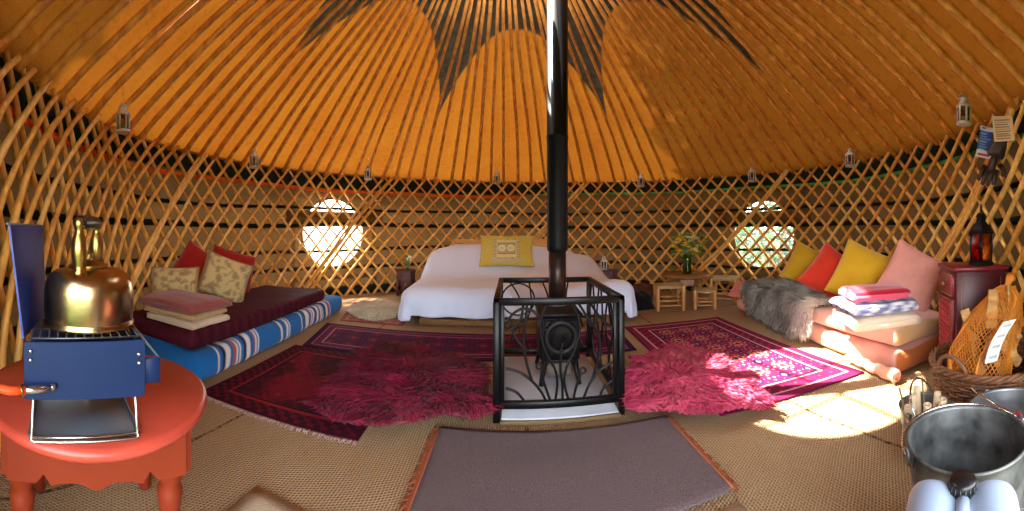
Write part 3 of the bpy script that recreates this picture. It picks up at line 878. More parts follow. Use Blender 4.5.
# ================================================================ left: mattress stack
bl1, bl2, bl3, bl4 = srgb(28,106,176), srgb(230,226,220), srgb(36,34,70), srgb(186,90,70)
def striped(y):                                       # along the mattress, metres from its near end
    for (c, w_) in ((.375,.22),(.9,.1),(1.47,.3)):
        d = y-c
        if abs(d) < w_:
            if w_ < .15: return bl2 if .03 < abs(d) < .055 or (.075 < abs(d) < .085) else bl1
            k = (d+w_)/.05; q = k % 1; i = int(k) % 4
            if i == 1: return bl3 if q < .45 else bl2
            if i == 3: return bl4 if q < .35 else (bl2 if q < .7 else bl1)
            return bl2 if q < .38 else bl1
    return bl1
def mattress(name, label, w, l, h, loc, rz, mt_, colfn=None, seed=0, puff=.02, sag=0, rnd_=.05):
    """near end at y=0; front edge at x=0, back edge at x=-w"""
    b = MB(); prof = []; R = min(rnd_, h*.48)
    for (cx_, cz, a0_) in ((-R, h-R, 0), (-w+R, h-R, PI/2), (-w+R, R, PI), (-R, R, 1.5*PI)):
        for k in range(6): prof.append((cx_+R*math.cos(a0_+k*PI/10), cz+R*math.sin(a0_+k*PI/10)))
    nn = len(prof); P2 = []
    for i in range(nn):                               # subdivide long runs
        p, q = prof[i], prof[(i+1) % nn]; m_ = max(1, int(math.hypot(q[0]-p[0], q[1]-p[1])/.05))
        for k in range(m_): P2.append((p[0]+(q[0]-p[0])*k/m_, p[1]+(q[1]-p[1])*k/m_))
    nn = len(P2); K = int(l/.014); cols = []; v = []; f = []
    for j in range(K+1):
        y = l*j/K; e = min(1, min(y, l-y)/.05); s = (1-(1-e)**2)**.5 if e < 1 else 1
        for (x, z) in P2:
            zc = h*.5; zz = zc+(z-zc)*(.55+.45*s); xx = -w/2+(x+w/2)*(.96+.04*s)
            top = z/h
            zz += top*(puff*nz(x*3+seed, y*2.5, seed)+.35*puff*nz(x*9, y*9, seed))
            xx += puff*.6*nz(y*4, z*8, seed+4)
            v.append((xx, y, max(zz, .002)))
            if colfn: cols.append(colfn(x, y, z))
    for j in range(K):
        for i in range(nn): f.append((j*nn+i, j*nn+(i+1) % nn, (j+1)*nn+(i+1) % nn, (j+1)*nn+i))
    f.append(tuple(range(nn-1,-1,-1))); f.append(tuple(K*nn+i for i in range(nn)))
    b.add(v, f); o = b.build(name, mt_, None, colors=cols if colfn else None, weld=1e-5)
    o.location = loc; o.rotation_euler = (0,0,rz)
    return tag(o, label, 'mattress')
MR = math.atan2(.226, 2.09)
bluecloth = mat('striped_cotton', bl1, .85, vcol=1, bump=(60,.3,.01), sheen=.1)
mattress('floor_mattress', 'bright blue mattress cover with white woven stripes, under the maroon mattress', .66, 2.1, .165, (-1.43,1.24,.004), MR, bluecloth, lambda x,y,z: striped(y), 1, .025, rnd_=.06)
mar1, mar2 = srgb(78,26,40), srgb(58,18,30)
def maroon(x, y, z): return mixc(mar1, mar2, (1 if int(y/.045) % 2 else 0)*.7)
mattress('floor_mattress', 'maroon tone-on-tone striped mattress lying on the blue striped one', .64, 1.72, .105, (-1.452,1.215,.180), MR, mat('maroon_sateen', mar1, .8, vcol=1, bump=(30,.2,.01)), maroon, 8, .012, rnd_=.035)
for o_ in bpy.data.objects:
    if o_.name.startswith('floor_mattress'): o_.visible_shadow = True

# folded blankets near end
fold1 = mat('rose_wool', srgb(142,70,62), .9, bump=(120,.6,.004), sheen=.3, noise=(12,.3,srgb(140,70,64)))
fold2 = mat('cream_wool', srgb(194,158,104), .9, bump=(140,.6,.004), sheen=.3)
fold3 = mat('oat_wool', srgb(220,200,168), .9, bump=(140,.6,.004), sheen=.3)
bx, by, bz = -1.69, 1.355, .288
folded('folded_blanket', 'oatmeal folded blanket at the bottom of the pile on the maroon mattress', 'blanket', .40, .30, 2, .021, fold3, (bx,by,bz), MR, seed=2, slump=.6)
folded('folded_blanket', 'cream folded blanket in the middle of the pile on the maroon mattress', 'blanket', .41, .29, 2, .018, fold2, (bx-.01,by,bz+.044), MR+.03, seed=5, slump=.6)
folded('folded_blanket', 'dusty rose folded blanket topping the pile beside the gas stove', 'blanket', .46, .33, 2, .036, fold1, (bx-.005,by,bz+.082), MR-.03, seed=9, slump=1.1)

# cushions against the lattice
redv = mat('brick_velvet', srgb(158,26,16), .8, sheen=.25, noise=(6,.4,srgb(96,10,10)), bump=(40,.2,.01))
def gold(seed):
    a, b_, c_ = srgb(196,172,112), srgb(150,122,72), srgb(120,112,76)
    def f(p, q, s):
        n = nz(p*5+seed, q*5, seed); k = math.sin(p*9+3*nz(q*3, p*2, seed))*math.sin(q*8+2*n)
        c = mixc(a, b_, 1 if k > .35 else 0)
        if n > .22: c = mixc(c, c_, .7)
        if max(abs(p), abs(q)) > .9: c = b_
        return c
    return f
goldm = mat('gold_brocade', srgb(190,160,100), .65, vcol=1, sheen=.3, bump=(90,.4,.004))
def lean(px, y, r, z): th = (px-512)/FP; return (r*math.sin(th), r*math.cos(th), z)
pillow('cushion', 'large brick red velvet cushion standing on its corner against the lattice, behind the gold cushion', 'cushion', .40, .42, .16, lean(182,0,2.88,.30), (-.25,PI/4*.78,.95), redv, seed=3)
pillow('cushion', 'gold patterned cushion leaning on the tall red cushion, left of its twin', 'cushion', .35, .29, .13, lean(174,0,2.56,.285), (-.45,0,.85), goldm, gold(2), seed=6, piping=mat('olive_piping', srgb(140,118,66), .8))
pillow('cushion', 'brick red cushion leaning behind the tilted gold cushion, further from the stove', 'cushion', .42, .38, .15, lean(227,0,3.15,.29), (-.3,.3,1.0), redv, seed=12)
pillow('cushion', 'gold patterned cushion tilted on the maroon mattress between the two red cushions', 'cushion', .38, .36, .14, lean(218,0,2.72,.29), (-.42,.36,.9), goldm, gold(8), seed=15, piping=bpy.data.materials['olive_piping'])
# ================================================================ centre: hearth, stove, guard, pipe, bed
iron = mat('black_iron', srgb(7,8,10), .4, 0, spec=.25, bump=(60,.2,.003))
cast = mat('stove_iron', srgb(12,12,14), .5, 0, spec=.25, bump=(40,.3,.004))
sl = thing('hearth_slab', 'cream painted hearth slab under the black wood stove', 'hearth', (.207,1.905,0))
b = MB(); b.box((0,0,.0145),(.505,.76,.027),b=.004); b.build('slab', mat('cream_slab', srgb(188,196,206), .6, noise=(7,.35,srgb(140,144,150))), sl)
b = MB(); b.box((0,-.386,.011),(.515,.016,.02),b=.003); b.build('edge_strip', mat('slab_edge', srgb(120,100,70), .8), sl)

X0, X1, Y0, Y1, Z0, Z1 = -.066, .476, 1.548, 2.24, .075, .51
gd = thing('stove_guard', 'black wrought iron guard with curling bars fenced round the wood stove', 'stove guard', ((X0+X1)/2,(Y0+Y1)/2,.028))
o0 = gd.location
for (x, y, s) in ((X0,Y0,.028),(X1,Y0,.026),(X0,Y1,.024),(X1,Y1,.024)):
    b = MB(); zb = 0 if y == Y0 else .028; b.box((x-o0.x, y-o0.y, (Z1+zb)/2-.028), (s,s,Z1-zb), b=.002); b.build('post', iron, gd)
for xq in (71, 436):
    b = MB(); b.box((.201+(xq-252)*.00134-o0.x, Y0-o0.y-.002, (Z0+Z1)/2-o0.z), (.018,.018,Z1-Z0), b=.002); b.build('stile', iron, gd)
def rail(p, q, w=.024, h=.03):
    p = Vector(p)-o0; q = Vector(q)-o0; d = q-p; c = (p+q)/2; b = MB()
    b.box(c, (abs(d.x)+w, w, h) if abs(d.x) > abs(d.y) else (w, abs(d.y)+w, h), b=.002); b.build('rail', iron, gd)
for z in (Z0, Z1):
    rail((X0,Y0,z),(X1,Y0,z)); rail((X0,Y1,z),(X1,Y1,z)); rail((X0,Y0,z),(X0,Y1,z)); rail((X1,Y0,z),(X1,Y1,z))
def cr(pts, n=8):                                     # Catmull-Rom through the points
    pts = [pts[0]]+list(pts)+[pts[-1]]; out = []
    for i in range(1, len(pts)-2):
        p0, p1, p2, p3 = [Vector(q) for q in pts[i-1:i+3]]
        for k in range(n):
            t_ = k/n; out.append(.5*((2*p1)+(p2-p0)*t_+(2*p0-5*p1+4*p2-p3)*t_*t_+(3*p1-p0-3*p2+p3)*t_**3))
    out.append(Vector(pts[-2])); return out
def q2(xc, yc): return ((xc-252)*.00134+.201, Z0+(437-yc)*(Z1-Z0)/338)   # drawing units of the front panel to x, z
front = [[(82,172),(104,140),(135,122),(165,128),(188,150)],[(82,196),(112,180),(132,150),(138,104)],[(82,150),(100,175),(112,215),(140,250)],
 [(150,104),(146,160),(139,230),(148,300),(166,362)],[(216,104),(196,150),(192,195),(206,260),(236,320),(246,370),(238,436)],
 [(290,104),(312,150),(318,195),(304,260),(276,320),(268,370),(284,436)],[(262,240),(256,320),(262,380),(262,436)],
 [(82,318),(128,332),(166,362),(196,400),(212,436)],[(82,384),(112,394),(132,414),(146,436)],
 [(428,314),(382,340),(350,380),(328,436)],[(428,376),(404,392),(390,412),(384,436)],
 [(312,104),(340,150),(372,200),(386,250),(376,310),(360,364)],[(352,104),(372,140),(400,176),(432,196)],[(206,300),(200,350),(214,400),(226,436)],[(322,344),(306,390),(296,436)]]
for c_ in front:
    b = MB(); b.tube([(p.x-o0.x, Y0-o0.y, p.z-o0.z) for p in cr([(q2(*p)[0],0,q2(*p)[1]) for p in c_])], .0058, 7); b.build('curled_bar', iron, gd)
for (xc, yc) in ((188,312),(328,334),(358,176)):
    x, z = q2(xc, yc); b = MB(); b.tube([(x-o0.x+.013*math.cos(k*PI/8), Y0-o0.y, z-o0.z+.013*math.sin(k*PI/8)) for k in range(16)], .0042, 6, closed=True); b.build('ring', iron, gd)
back = [[(70+75*math.cos(a)+60, 190+75*math.sin(a)) for a in [k*PI/10 for k in range(21)]],[(90,104),(130,170),(150,250),(120,330),(90,400)],[(300,104),(340,190),(400,250),(430,330)],
 [(240,104),(270,200),(240,300),(260,436)],[(180,104),(190,220),(160,330),(180,436)],[(360,104),(350,220),(390,330),(360,436)]]
for c_ in back:
    b = MB(); b.tube([(p.x-o0.x, Y1-o0.y, p.z-o0.z) for p in cr([(q2(*p)[0],0,q2(*p)[1]) for p in c_], 4)], .0055, 6); b.build('curled_bar', iron, gd)
for X, sd in ((X1,1),(X0,2)):
    rr = random.Random(sd)
    for k in range(7 if X == X1 else 4):
        y = Y0+.06+(.58*k/6 if X == X1 else .5*k/3); e = rr.uniform(.02,.06)*(1 if k % 2 else -1)
        b = MB(); b.tube([(X-o0.x, p.y-o0.y, p.z-o0.z) for p in cr([(0,y,Z0),(0,y+e,Z0+.12),(0,y-e*.5,Z0+.26),(0,y+e*.8,Z1)])], .0055, 6); b.build('curled_bar', iron, gd)
    for r_ in (.13,.22):
        b = MB(); b.tube([(X-o0.x, Y0-o0.y+r_*math.cos(a*PI/20), Z1-o0.z-r_*math.sin(a*PI/20)) for a in range(11)], .0055, 6); b.build('curled_bar', iron, gd)

sv = thing('wood_stove', 'small black cast iron wood stove with a round door ring, inside the iron guard', 'wood stove', (.243,1.99,.028))
b = MB(); b.box((0,.0,.235),(.2,.33,.225),b=.012); b.build('body', cast, sv)
b = MB(); b.box((0,.0,.36),(.225,.36,.018),b=.004); b.build('top_plate', cast, sv)
b = MB(); b.box((0,-.172,.245),(.165,.016,.18),b=.004); dr = b.build('door', cast, sv)
RX = Matrix.Rotation(PI/2, 3, 'X')
b = MB(); b.lathe([(.058,0),(.066,-.004),(.086,-.002),(.091,.006),(.089,.016),(.078,.022),(.062,.02),(.056,.01)], 36, (0,-.18,.252), RX, capb=False, capt=False)
for k in range(12): b.ball((.089*math.cos(k*PI/6), -.19, .252+.089*math.sin(k*PI/6)), .009, 8, 6)
b.build('door_ring', cast, dr)
b = MB(); b.lathe([(.0001,0),(.062,0)], 32, (0,-.183,.252), RX, capt=False); b.build('door_hole', mat('dark_hole', srgb(8,8,9), .12), dr)  # black disc carries the darkness of the open door hole
b = MB(); b.tube([(.085,-.19,.25),(.1,-.205,.24),(.1,-.205,.2)], .006, 8); b.build('door_handle', iron, dr)
b = MB(); b.box((0,-.175,.135),(.16,.03,.016),b=.003); b.build('ash_lip', cast, sv)
for sx in (-1,1):
    for sy in (-1,1):
        b = MB(); b.tube([(sx*.075,sy*.125,.13),(sx*.088,sy*.145,.06),(sx*.098,sy*.165,.004)], [.02,.013,.011], 8); b.build('leg', cast, sv)
b = MB(); b.box((0,.0,.06),(.14,.2,.08),b=.01); b.build('ash_box', mat('ash_grey', srgb(120,110,100), .9, noise=(12,.6,srgb(70,60,54))), sv)
pi_ = thing('stove_pipe', 'tall black flue pipe rising from the wood stove through the roof', 'stove pipe', (.254,2.04,.395))
pipem = mat('flue_enamel', srgb(11,13,18), .45, 0, spec=.14, noise=(9,.3,srgb(34,30,34)))
b = MB(); b.tube([(0,0,0),(0,0,.32)], .049, 28); b.build('lower_pipe', mat('flue_bare', srgb(34,30,32), .4, .6, noise=(6,.7,srgb(70,48,38),(1,1,4))), pi_)
b = MB(); b.lathe([(.05,.0),(.058,.004),(.058,.03),(.05,.034)], 28, capb=False, capt=False); b.build('collar', mat('ash_collar', srgb(120,112,104), .7, .3), pi_)
b = MB(); b.lathe([(.05,.30),(.057,.31),(.0595,.33),(.0595,.93),(.062,.932),(.062,.95),(.0595,.952),(.0595,2.6)], 32, capb=False); b.build('upper_pipe', pipem, pi_)

# ---- bed
bd = thing('bed', 'big low double bed on a slatted pallet under a white duvet', 'bed', (.07,3.06,0), dg(2.4))
palw = mat('pallet_wood', srgb(150,110,62), .7, noise=(5,.6,srgb(90,58,30),(2,14,14)))
for (y, z, h, nm) in ((.05,.035,.05,'pallet_board'),(.05,.098,.035,'pallet_board'),(.9,.098,.035,'pallet_board'),(1.7,.098,.035,'pallet_board')):
    b = MB(); b.box((0,y,z),(1.72,.05,h),b=.003); b.build(nm, palw, bd)
for x in (-.8,-.4,0,.4,.8):
    b = MB(); b.box((x,.9,.065),(.09,1.72,.04),b=.003); b.build('pallet_bearer', palw, bd)
    for y in (.1,.9,1.65):
        b = MB(); b.box((x,y,.022),(.1,.12,.044),b=.003); b.build('pallet_block', palw, bd)
b = MB(); b.box((0,.92,.19),(1.72,1.72,.15),b=.03); b.build('mattress', mat('ticking', srgb(210,206,200), .9), bd)
duv = mat('white_cotton', srgb(216,230,255), .8, sheen=.15, bump=(7,.35,.03))
HX, YF, YB = .985, .03, 1.76
def ztop(x, y):
    k = max(0, min(1, (y-.7)/.85)); k = k*k*(3-2*k)
    sd_ = 1-.35*max(0, min(1, (x-.1)/.7))
    return .335+.045*nz(x*1.6, y*1.6, 4)+.02*nz(x*4, y*4, 8)+.31*k*sd_*(1-.25*max(0,(abs(x)-.7)/.25))
def duvet(u, v):
    A = HX+.34; s = (2*u-1)*A; yy = YF-.32+(YB-YF+.32)*v
    ox = max(abs(s)-(HX-.07), 0); oy = max((YF+.07)-yy, 0); d = math.hypot(ox, oy)
    bx_ = max(-HX+.07, min(HX-.07, s)); by_ = max(YF+.07, yy)
    z0 = ztop(bx_, by_)
    if d < 1e-6: return Vector((bx_, by_, z0))
    dx, dy = math.copysign(ox, s)/d, -oy/d
    R = .12; a = min(d/R, PI/2); 
    h = R*math.sin(a); dz = R*(1-math.cos(a)); rest = max(0, d-R*PI/2)
    drop = z0-dz-rest
    per = (bx_ if oy > ox else by_)+math.atan2(oy, ox+1e-6)*.3
    fold = (math.sin(per*17+2*nz(per*3,1,2))*.5+.8*nz(per*6, 3, 1))*.042*min(1, rest/.12)
    h += fold+rest*.04
    return Vector((bx_+dx*h, by_+dy*h, max(drop, .028+.06*max(0,oy-.0)/(.3)*(1 if ox < .05 else .3))))
b = MB(); b.grid(duvet, 110, 90); b.build('duvet', duv, bd, sub=1, solid=.012)
b = MB(); b.box((-.02,1.79,.6),(1.5,.03,.22),b=.006); b.build('headboard', mat('pine', srgb(214,160,90), .5, noise=(4,.5,srgb(160,104,50),(1,12,12))), bd)
for x in (-.68,.64):
    b = MB(); b.box((x,1.79,.33),(.07,.05,.66),b=.004); b.build('headboard_post', palw, bd)
ya, yb_, yc_ = srgb(206,184,84), srgb(224,208,150), srgb(150,126,84)
def print_(p, q, s):
    c = ya
    if abs(p) < .5 and -.62 < q < .62:
        c = yb_
        if abs(p) > .44 or abs(q) > .54: c = yc_ if (int((p+q)*40) % 2) else yb_
        elif abs(p) < .34 and abs(q) < .36:
            c = mixc(yb_, yc_, .55)
            for cx_ in (-.16,.16):                    # two facing curls
                a, r2 = math.atan2(q-.02, p-cx_), math.hypot((p-cx_)*1.0, (q-.02)*.62)
                if .07 < r2 < .13 or r2 < .035 or (abs(r2-.05-.012*a) < .012): c = srgb(236,228,190)
            if abs(q) > .3: c = yc_
        elif abs(p) > .37: c = mixc(yb_, yc_, .5+.5*math.sin(q*60))
    elif abs(p) < .56 and q < -.62 and q > -.9: c = mixc(yb_, yc_, .4)
    return mixc(c, yc_, .1+.15*nz(p*9, q*9, 2))
o = pillow('cushion', 'mustard cushion printed with two pale curls in a square, standing on the white bed', 'cushion', .61, .38, .14, (-.06,4.0,.425), (-.45,0,dg(-1)), mat('printed_linen', ya, .85, vcol=1, bump=(200,.3,.003)), print_, seed=21, n=64)

# ---- hexagonal side table with a potted flower
sdt = thing('side_table', 'small dark carved octagonal side table between the lattice and the bed', 'side table', (-1.345,4.5,0))
dk = mat('carved_walnut', srgb(64,32,30), .5, noise=(40,.6,srgb(120,70,60)))
b = MB(); b.lathe([(.135,.30),(.14,.305),(.14,.318),(.135,.322),(.0001,.322)], 8); b.build('tabletop', dk, sdt, smooth=False)
for k in range(8):
    a = 2*PI*(k+.5)/8; b = MB(); L = .088
    poly = [(-L/2,0),(-L/2+.014,0),(-L/2+.016,.1),(-.01,.2),(0,.215),(.01,.2),(L/2-.016,.1),(L/2-.014,0),(L/2,0),(L/2,.3),(-L/2,.3)]
    M = Matrix.Rotation(a, 4, 'Z') @ Matrix.Translation((.112,0,0)) @ Matrix.Rotation(PI/2, 4, 'Z') @ Matrix.Rotation(PI/2, 4, 'X')
    b.prism(poly, -.006, .006, M); pn = b.build('side_panel', dk, sdt, smooth=False)
pf = thing('flower_pot', 'tiny pot of white flowers standing on the dark octagonal side table', 'flower pot', (-1.31,4.47,.322))
b = MB(); b.lathe([(.024,0),(.032,.03),(.036,.06),(.033,.062),(.03,.055)], 16, capt=False); b.build('pot', mat('brown_glaze', srgb(86,84,60), .3), pf)
leaf_m = mat('leaf_green', srgb(112,158,52), .5, noise=(20,.4,srgb(60,100,28)))
rr = random.Random(4)
whitef = mat('white_petal', srgb(236,232,222), .7)
for i in range(6):
    a = rr.uniform(0,2*PI); q = rr.uniform(.01,.05); z = rr.uniform(.12,.18); b = MB()
    b.ball((q*math.cos(a), q*math.sin(a), z), .02, 8, 6)
    for k in range(5): b.ball((q*math.cos(a)+.018*math.cos(k*1.26), q*math.sin(a)+.018*math.sin(k*1.26), z-.004), (.014,.014,.008), 6, 4)
    b.build('flower', whitef, pf)
b = MB()
for i in range(22):
    a = rr.uniform(0,2*PI); q = rr.uniform(.02,.06); p = Vector((.0,0,.05)); e = Vector((q*math.cos(a), q*math.sin(a), rr.uniform(.09,.2))); m_ = p.lerp(e, .6); s = Vector((-math.sin(a), math.cos(a), 0))*.01
    b.add([p, m_+s, e, m_-s], [(0,1,2,3)])
b.build('leaves', leaf_m, pf, smooth=False)
# ================================================================ right: mattress stack with cushions
def mattress_r(label, w, l, h, loc, rz, mt_, colfn, seed, puff, rnd_):
    o = mattress('floor_mattress', label, w, l, h, loc, rz, mt_, colfn, seed, puff, rnd_=rnd_)
    me = o.data                                       # mirror so the back edge is on the +x side
    for v in me.vertices: v.co.x = -v.co.x
    me.flip_normals(); return o
RR = -math.atan2(.413, 2.09)
pk1, pk2, pk3, pk4 = srgb(234,190,168), srgb(190,112,62), srgb(206,164,116), srgb(224,166,148)
mc = mat('peach_cotton', pk1, .85, vcol=1, sheen=.2, bump=(16,.35,.02))
mattress_r('peach floor mattress with an orange end, lying on the matting under the pile of blankets', .60, 2.14, .13, (1.755,1.0,.004), RR, mc, lambda x,y,z: pk2 if y < .025 else mixc(pk1, pk4, .5+.5*nz(y*3, z*8, 1)), 31, .032, .055)
mattress_r('pink covered upper mattress beneath the grey fleece and the row of cushions', .585, 2.08, .115, (1.775,1.02,.146), RR, mc, lambda x,y,z: pk3 if y < .02 else mixc(pk1, pk4, .4+.5*nz(y*3, x*5, 4)), 37, .034, .05)
b = MB(); pts = []
for k in range(15):
    y = -.05+.42*k/14; pts.append((-.03-.035*math.sin(k*.5)*0-.02*(1-k/14), y, .038+.006*math.sin(k*1.7)-.0*k))
sp = []
for k in range(22): a = k*.62; q = .012+.0016*k; sp.append((q*math.cos(a), q*math.sin(a)))
b.tube(pts, [.036-.0012*k for k in range(15)], 14); o = b.build('cover_edge', mat('peach_sheet', srgb(236,170,146), .85, bump=(14,.5,.03), sheen=.2), None)
b = MB(); b.tube([(pts[0][0]+p[0], pts[0][1]-.002, pts[0][2]+p[1]) for p in sp[:18]], .004, 6); b.build('curl', bpy.data.materials['peach_sheet'], o)
o.location = (1.735,1.0,.004); o.rotation_euler = (0,0,RR)
tag(o, 'rolled up loose edge of peach sheet on the matting along the pink mattress', 'sheet')

def ml(x, y, z=0): return Vector((1.775+x*math.cos(RR)-y*math.sin(RR), 1.02+x*math.sin(RR)+y*math.cos(RR), z))
# grey fleece over the far half
gf = thing('sheepskin', 'shaggy grey fleece draped over the far end of the pink mattress', 'sheepskin', ml(0,0,0), RR)
HT = .272
def gsurf(x, y):
    if x > .03: return Vector((x, y, HT+.035*nz(x*4, y*4, 2)+.05*max(0, 1-((x-.2)/.25)**2-((y-1.45)/.5)**2))), Vector((0,0,1))
    d = .03-x; a = min(PI/2, d/.05); rest = max(0, d-.05*PI/2)
    return Vector((.03-.05*math.sin(a)-rest*.18, y, HT-.05*(1-math.cos(a))-rest*.95+.0)), Vector((-math.sin(a), 0, math.cos(a)))
gp = [(.28,.8),(.15,.72),(.0,.78),(-.2,.72),(-.215,.95),(-.2,1.2),(-.2,1.5),(-.16,1.75),(.0,1.95),(.15,2.06),(.28,1.95),(.3,1.5),(.3,1.1)]
fleece(gf, gp, gsurf, lambda x, y: (-.8+.5*nz(x*4,y*4,5), -.25+.6*nz(x*4,y*4,9)), 6500, .085, .0062, dye(srgb(112,108,100), srgb(168,162,150), srgb(226,214,196), lambda x, y, r: .9*max(0, min(1, (1.0-y)/.2))), mat('grey_hide', srgb(110,100,90), .9), fur, 13)  # near end pale: cream wool plus sunlight put into the colour
pillow('cushion', 'flat pink pillow poking out from beneath the far end of the grey fleece', 'cushion', .3, .22, .1, ml(-.02,2.05,.14), (.9,0,RR+PI/2+.4), mat('rose_cotton', srgb(222,132,124), .85, sheen=.2), seed=44)

yel = mat('mustard_velvet', srgb(206,164,32), .8, sheen=.4, bump=(50,.3,.006), noise=(5,.25,srgb(160,116,14)))
coral = mat('coral_velvet', srgb(206,52,28), .8, sheen=.5, noise=(5,.3,srgb(150,26,16)))
rose = mat('dusty_pink_linen', srgb(214,146,132), .85, sheen=.2, bump=(12,.4,.02), noise=(4,.3,srgb(180,112,100)))
def cush(label, px, r, z, s, roll, leanx, turn, m_, seed, h=None, t=.16):
    th = (px-512)/FP
    return pillow('cushion', label, 'cushion', s, h or s, t, (r*math.sin(th), r*math.cos(th), z), (leanx, roll, turn), m_, seed=seed)
cush('pale mustard cushion behind the coral one, furthest along the pink mattress', 797, 3.45, .30, .40, .45, -.35, -.95, yel, 51, .40)
cush('coral red cushion leaning between two mustard cushions on the pink mattress', 818, 2.98, .28, .44, .62, -.38, -1.0, coral, 53, .42)
cush('bright mustard cushion in front of the dusty pink one, next to the coral cushion', 850, 2.78, .27, .44, .42, -.3, -1.0, yel, 57, .46)
cush('big dusty pink cushion standing on its corner behind the folded blankets', 896, 2.53, .275, .42, .5, -.2, -1.1, rose, 59, .45)

cream = mat('ivory_blanket', srgb(232,212,184), .9, sheen=.3, bump=(60,.5,.006))
pcol = (1.845, 1.225)
FR = RR-.35
folded('folded_blanket', 'thick ivory folded blanket at the bottom of the pile on the pink mattress', 'blanket', .44, .36, 2, .044, cream, (pcol[0]+.01,pcol[1],.258), FR, seed=61, slump=.9)
def plaid(x, y, z, u):
    a, b_, c_ = srgb(226,224,228), srgb(52,62,130), srgb(120,126,170)
    k1 = (u*14) % 1 < .45; k2 = ((y+1)*13) % 1 < .45
    return b_ if k1 and k2 else (c_ if k1 or k2 else a)
folded('folded_blanket', 'blue and white checked folded blanket between the ivory and the crimson ones', 'blanket', .43, .34, 3, .024, mat('checked_wool', srgb(200,200,210), .9, vcol=1, sheen=.3, bump=(150,.5,.004)), (pcol[0]+.005,pcol[1]-.005,.342), FR+.05, plaid, seed=63, slump=.9, nv=40)
def crim(x, y, z, u): return srgb(178,22,46) if z > .036 else srgb(222,84,110)
folded('folded_blanket', 'crimson and pink folded blanket on top of the checked blanket', 'blanket', .36, .29, 2, .036, mat('crimson_fleece', srgb(190,30,50), .9, vcol=1, sheen=.5, bump=(60,.4,.006)), (pcol[0]+.0,pcol[1]-.0,.416), FR-.05, crim, seed=67, slump=.9)

# ================================================================ low table, stools, flowers
oak = mat('waxed_oak', srgb(150,104,56), .4, noise=(3,.6,srgb(98,62,30),(2,12,2)))
lt = thing('low_table', 'low round wooden table with turned legs between the three stools, holding the flower vase', 'table', (1.91,3.72,0))
b = MB(); b.lathe([(.0001,.29),(.25,.29),(.275,.3),(.285,.312),(.28,.326),(.27,.332),(.0001,.334)], 48); b.build('tabletop', oak, lt)
b = MB(); b.lathe([(.2,.215),(.2,.29),(.18,.29),(.18,.215),(.2,.215)], 8, capb=False, capt=False); b.build('apron', oak, lt, smooth=False)
for k in range(4):
    a = k*PI/2+.5; b = MB(); b.lathe([(.017,0),(.022,.012),(.015,.03),(.024,.06),(.028,.085),(.017,.115),(.025,.135),(.018,.15),(.024,.2),(.026,.29)], 14, (.17*math.cos(a), .17*math.sin(a), 0)); b.build('leg', oak, lt)
gv = bpy.data.materials.new('green_glass'); gv.use_nodes = True
t = NT(gv); t.n.remove(t.n['Principled BSDF'])
def clearmat(m, tint, gl_=.08, rough=.05):
    t = NT(m); out = t.n['Material Output']
    a = t.n.new('ShaderNodeBsdfTransparent'); a.inputs[0].default_value = tint
    g = t.n.new('ShaderNodeBsdfGlossy'); g.inputs['Roughness'].default_value = rough
    f = t.n.new('ShaderNodeLayerWeight'); f.inputs[0].default_value = .35
    mx = t.n.new('ShaderNodeMixShader'); t.l.new(t.m('ADD', t.m('MULTIPLY', f.outputs[0], .35), gl_), mx.inputs[0])
    t.l.new(a.outputs[0], mx.inputs[1]); t.l.new(g.outputs[0], mx.inputs[2]); t.l.new(mx.outputs[0], out.inputs[0])
clearmat(gv, (.32,.75,.2,1))
VS = 1.25
b = MB(); b.lathe([(.0001,.004),(.038,.004),(.042,.0),(.044,.01),(.04,.06),(.041,.12),(.05,.175),(.047,.175),(.038,.12),(.037,.06),(.039,.014),(.0001,.012)], 28, capb=False, capt=False); vz = b.build('flower_vase', gv); vz.location = (1.9,3.66,.334); tag(vz, 'green glass vase on the low round table', 'vase')
bq = thing('bouquet', 'bunch of yellow and white garden flowers standing in the green glass vase', 'bouquet', (1.9,3.66,.334))
rr = random.Random(12); heads = []
b = MB()
for i in range(26):
    a = rr.uniform(0,2*PI); q = rr.uniform(.03,.15); z = rr.uniform(.22,.36)-.25*q
    e = Vector((q*math.cos(a), q*math.sin(a), z)); b.tube([(rr.uniform(-.02,.02), rr.uniform(-.02,.02), .02), (e.x*.25, e.y*.25, .16), e], .0022, 5); heads.append(e)
b.build('stems', mat('stem_green', srgb(72,112,36), .5), bq)
b = MB()
for i in range(260):
    a = rr.uniform(0,2*PI); q = rr.uniform(.02,.17); z = rr.uniform(.17,.36)-.3*q*q; p = Vector((q*math.cos(a), q*math.sin(a), z))
    d = Vector((p.x*6+rr.gauss(0,.5), p.y*6+rr.gauss(0,.5), rr.gauss(.4,.5))).normalized(); s = d.orthogonal().normalized(); L = rr.uniform(.025,.05)
    b.add([p, p+d*L*.5+s*L*.22, p+d*L, p+d*L*.5-s*L*.22], [(0,1,2,3)])
b.build('leaves', leaf_m, bq, smooth=False); vz.scale = bq.scale = (VS*.95,VS*.95,VS)
ypet = mat('yellow_petal', srgb(250,212,20), .6); wpet = mat('cream_petal', srgb(236,226,196), .6)
for i, e in enumerate(heads):
    b = MB(); m_ = ypet if (e.x < .02) ^ (i % 5 == 0) else wpet; s = rr.uniform(.8,1.25)
    s *= 1.45; b.ball(e, .009*s, 8, 6)
    for k in range(7):
        a = k*2*PI/7; b.ball(e+Vector((.015*s*math.cos(a), .015*s*math.sin(a), .003)), (.009*s,.009*s,.004), 6, 4)
    b.build('flower', m_, bq)

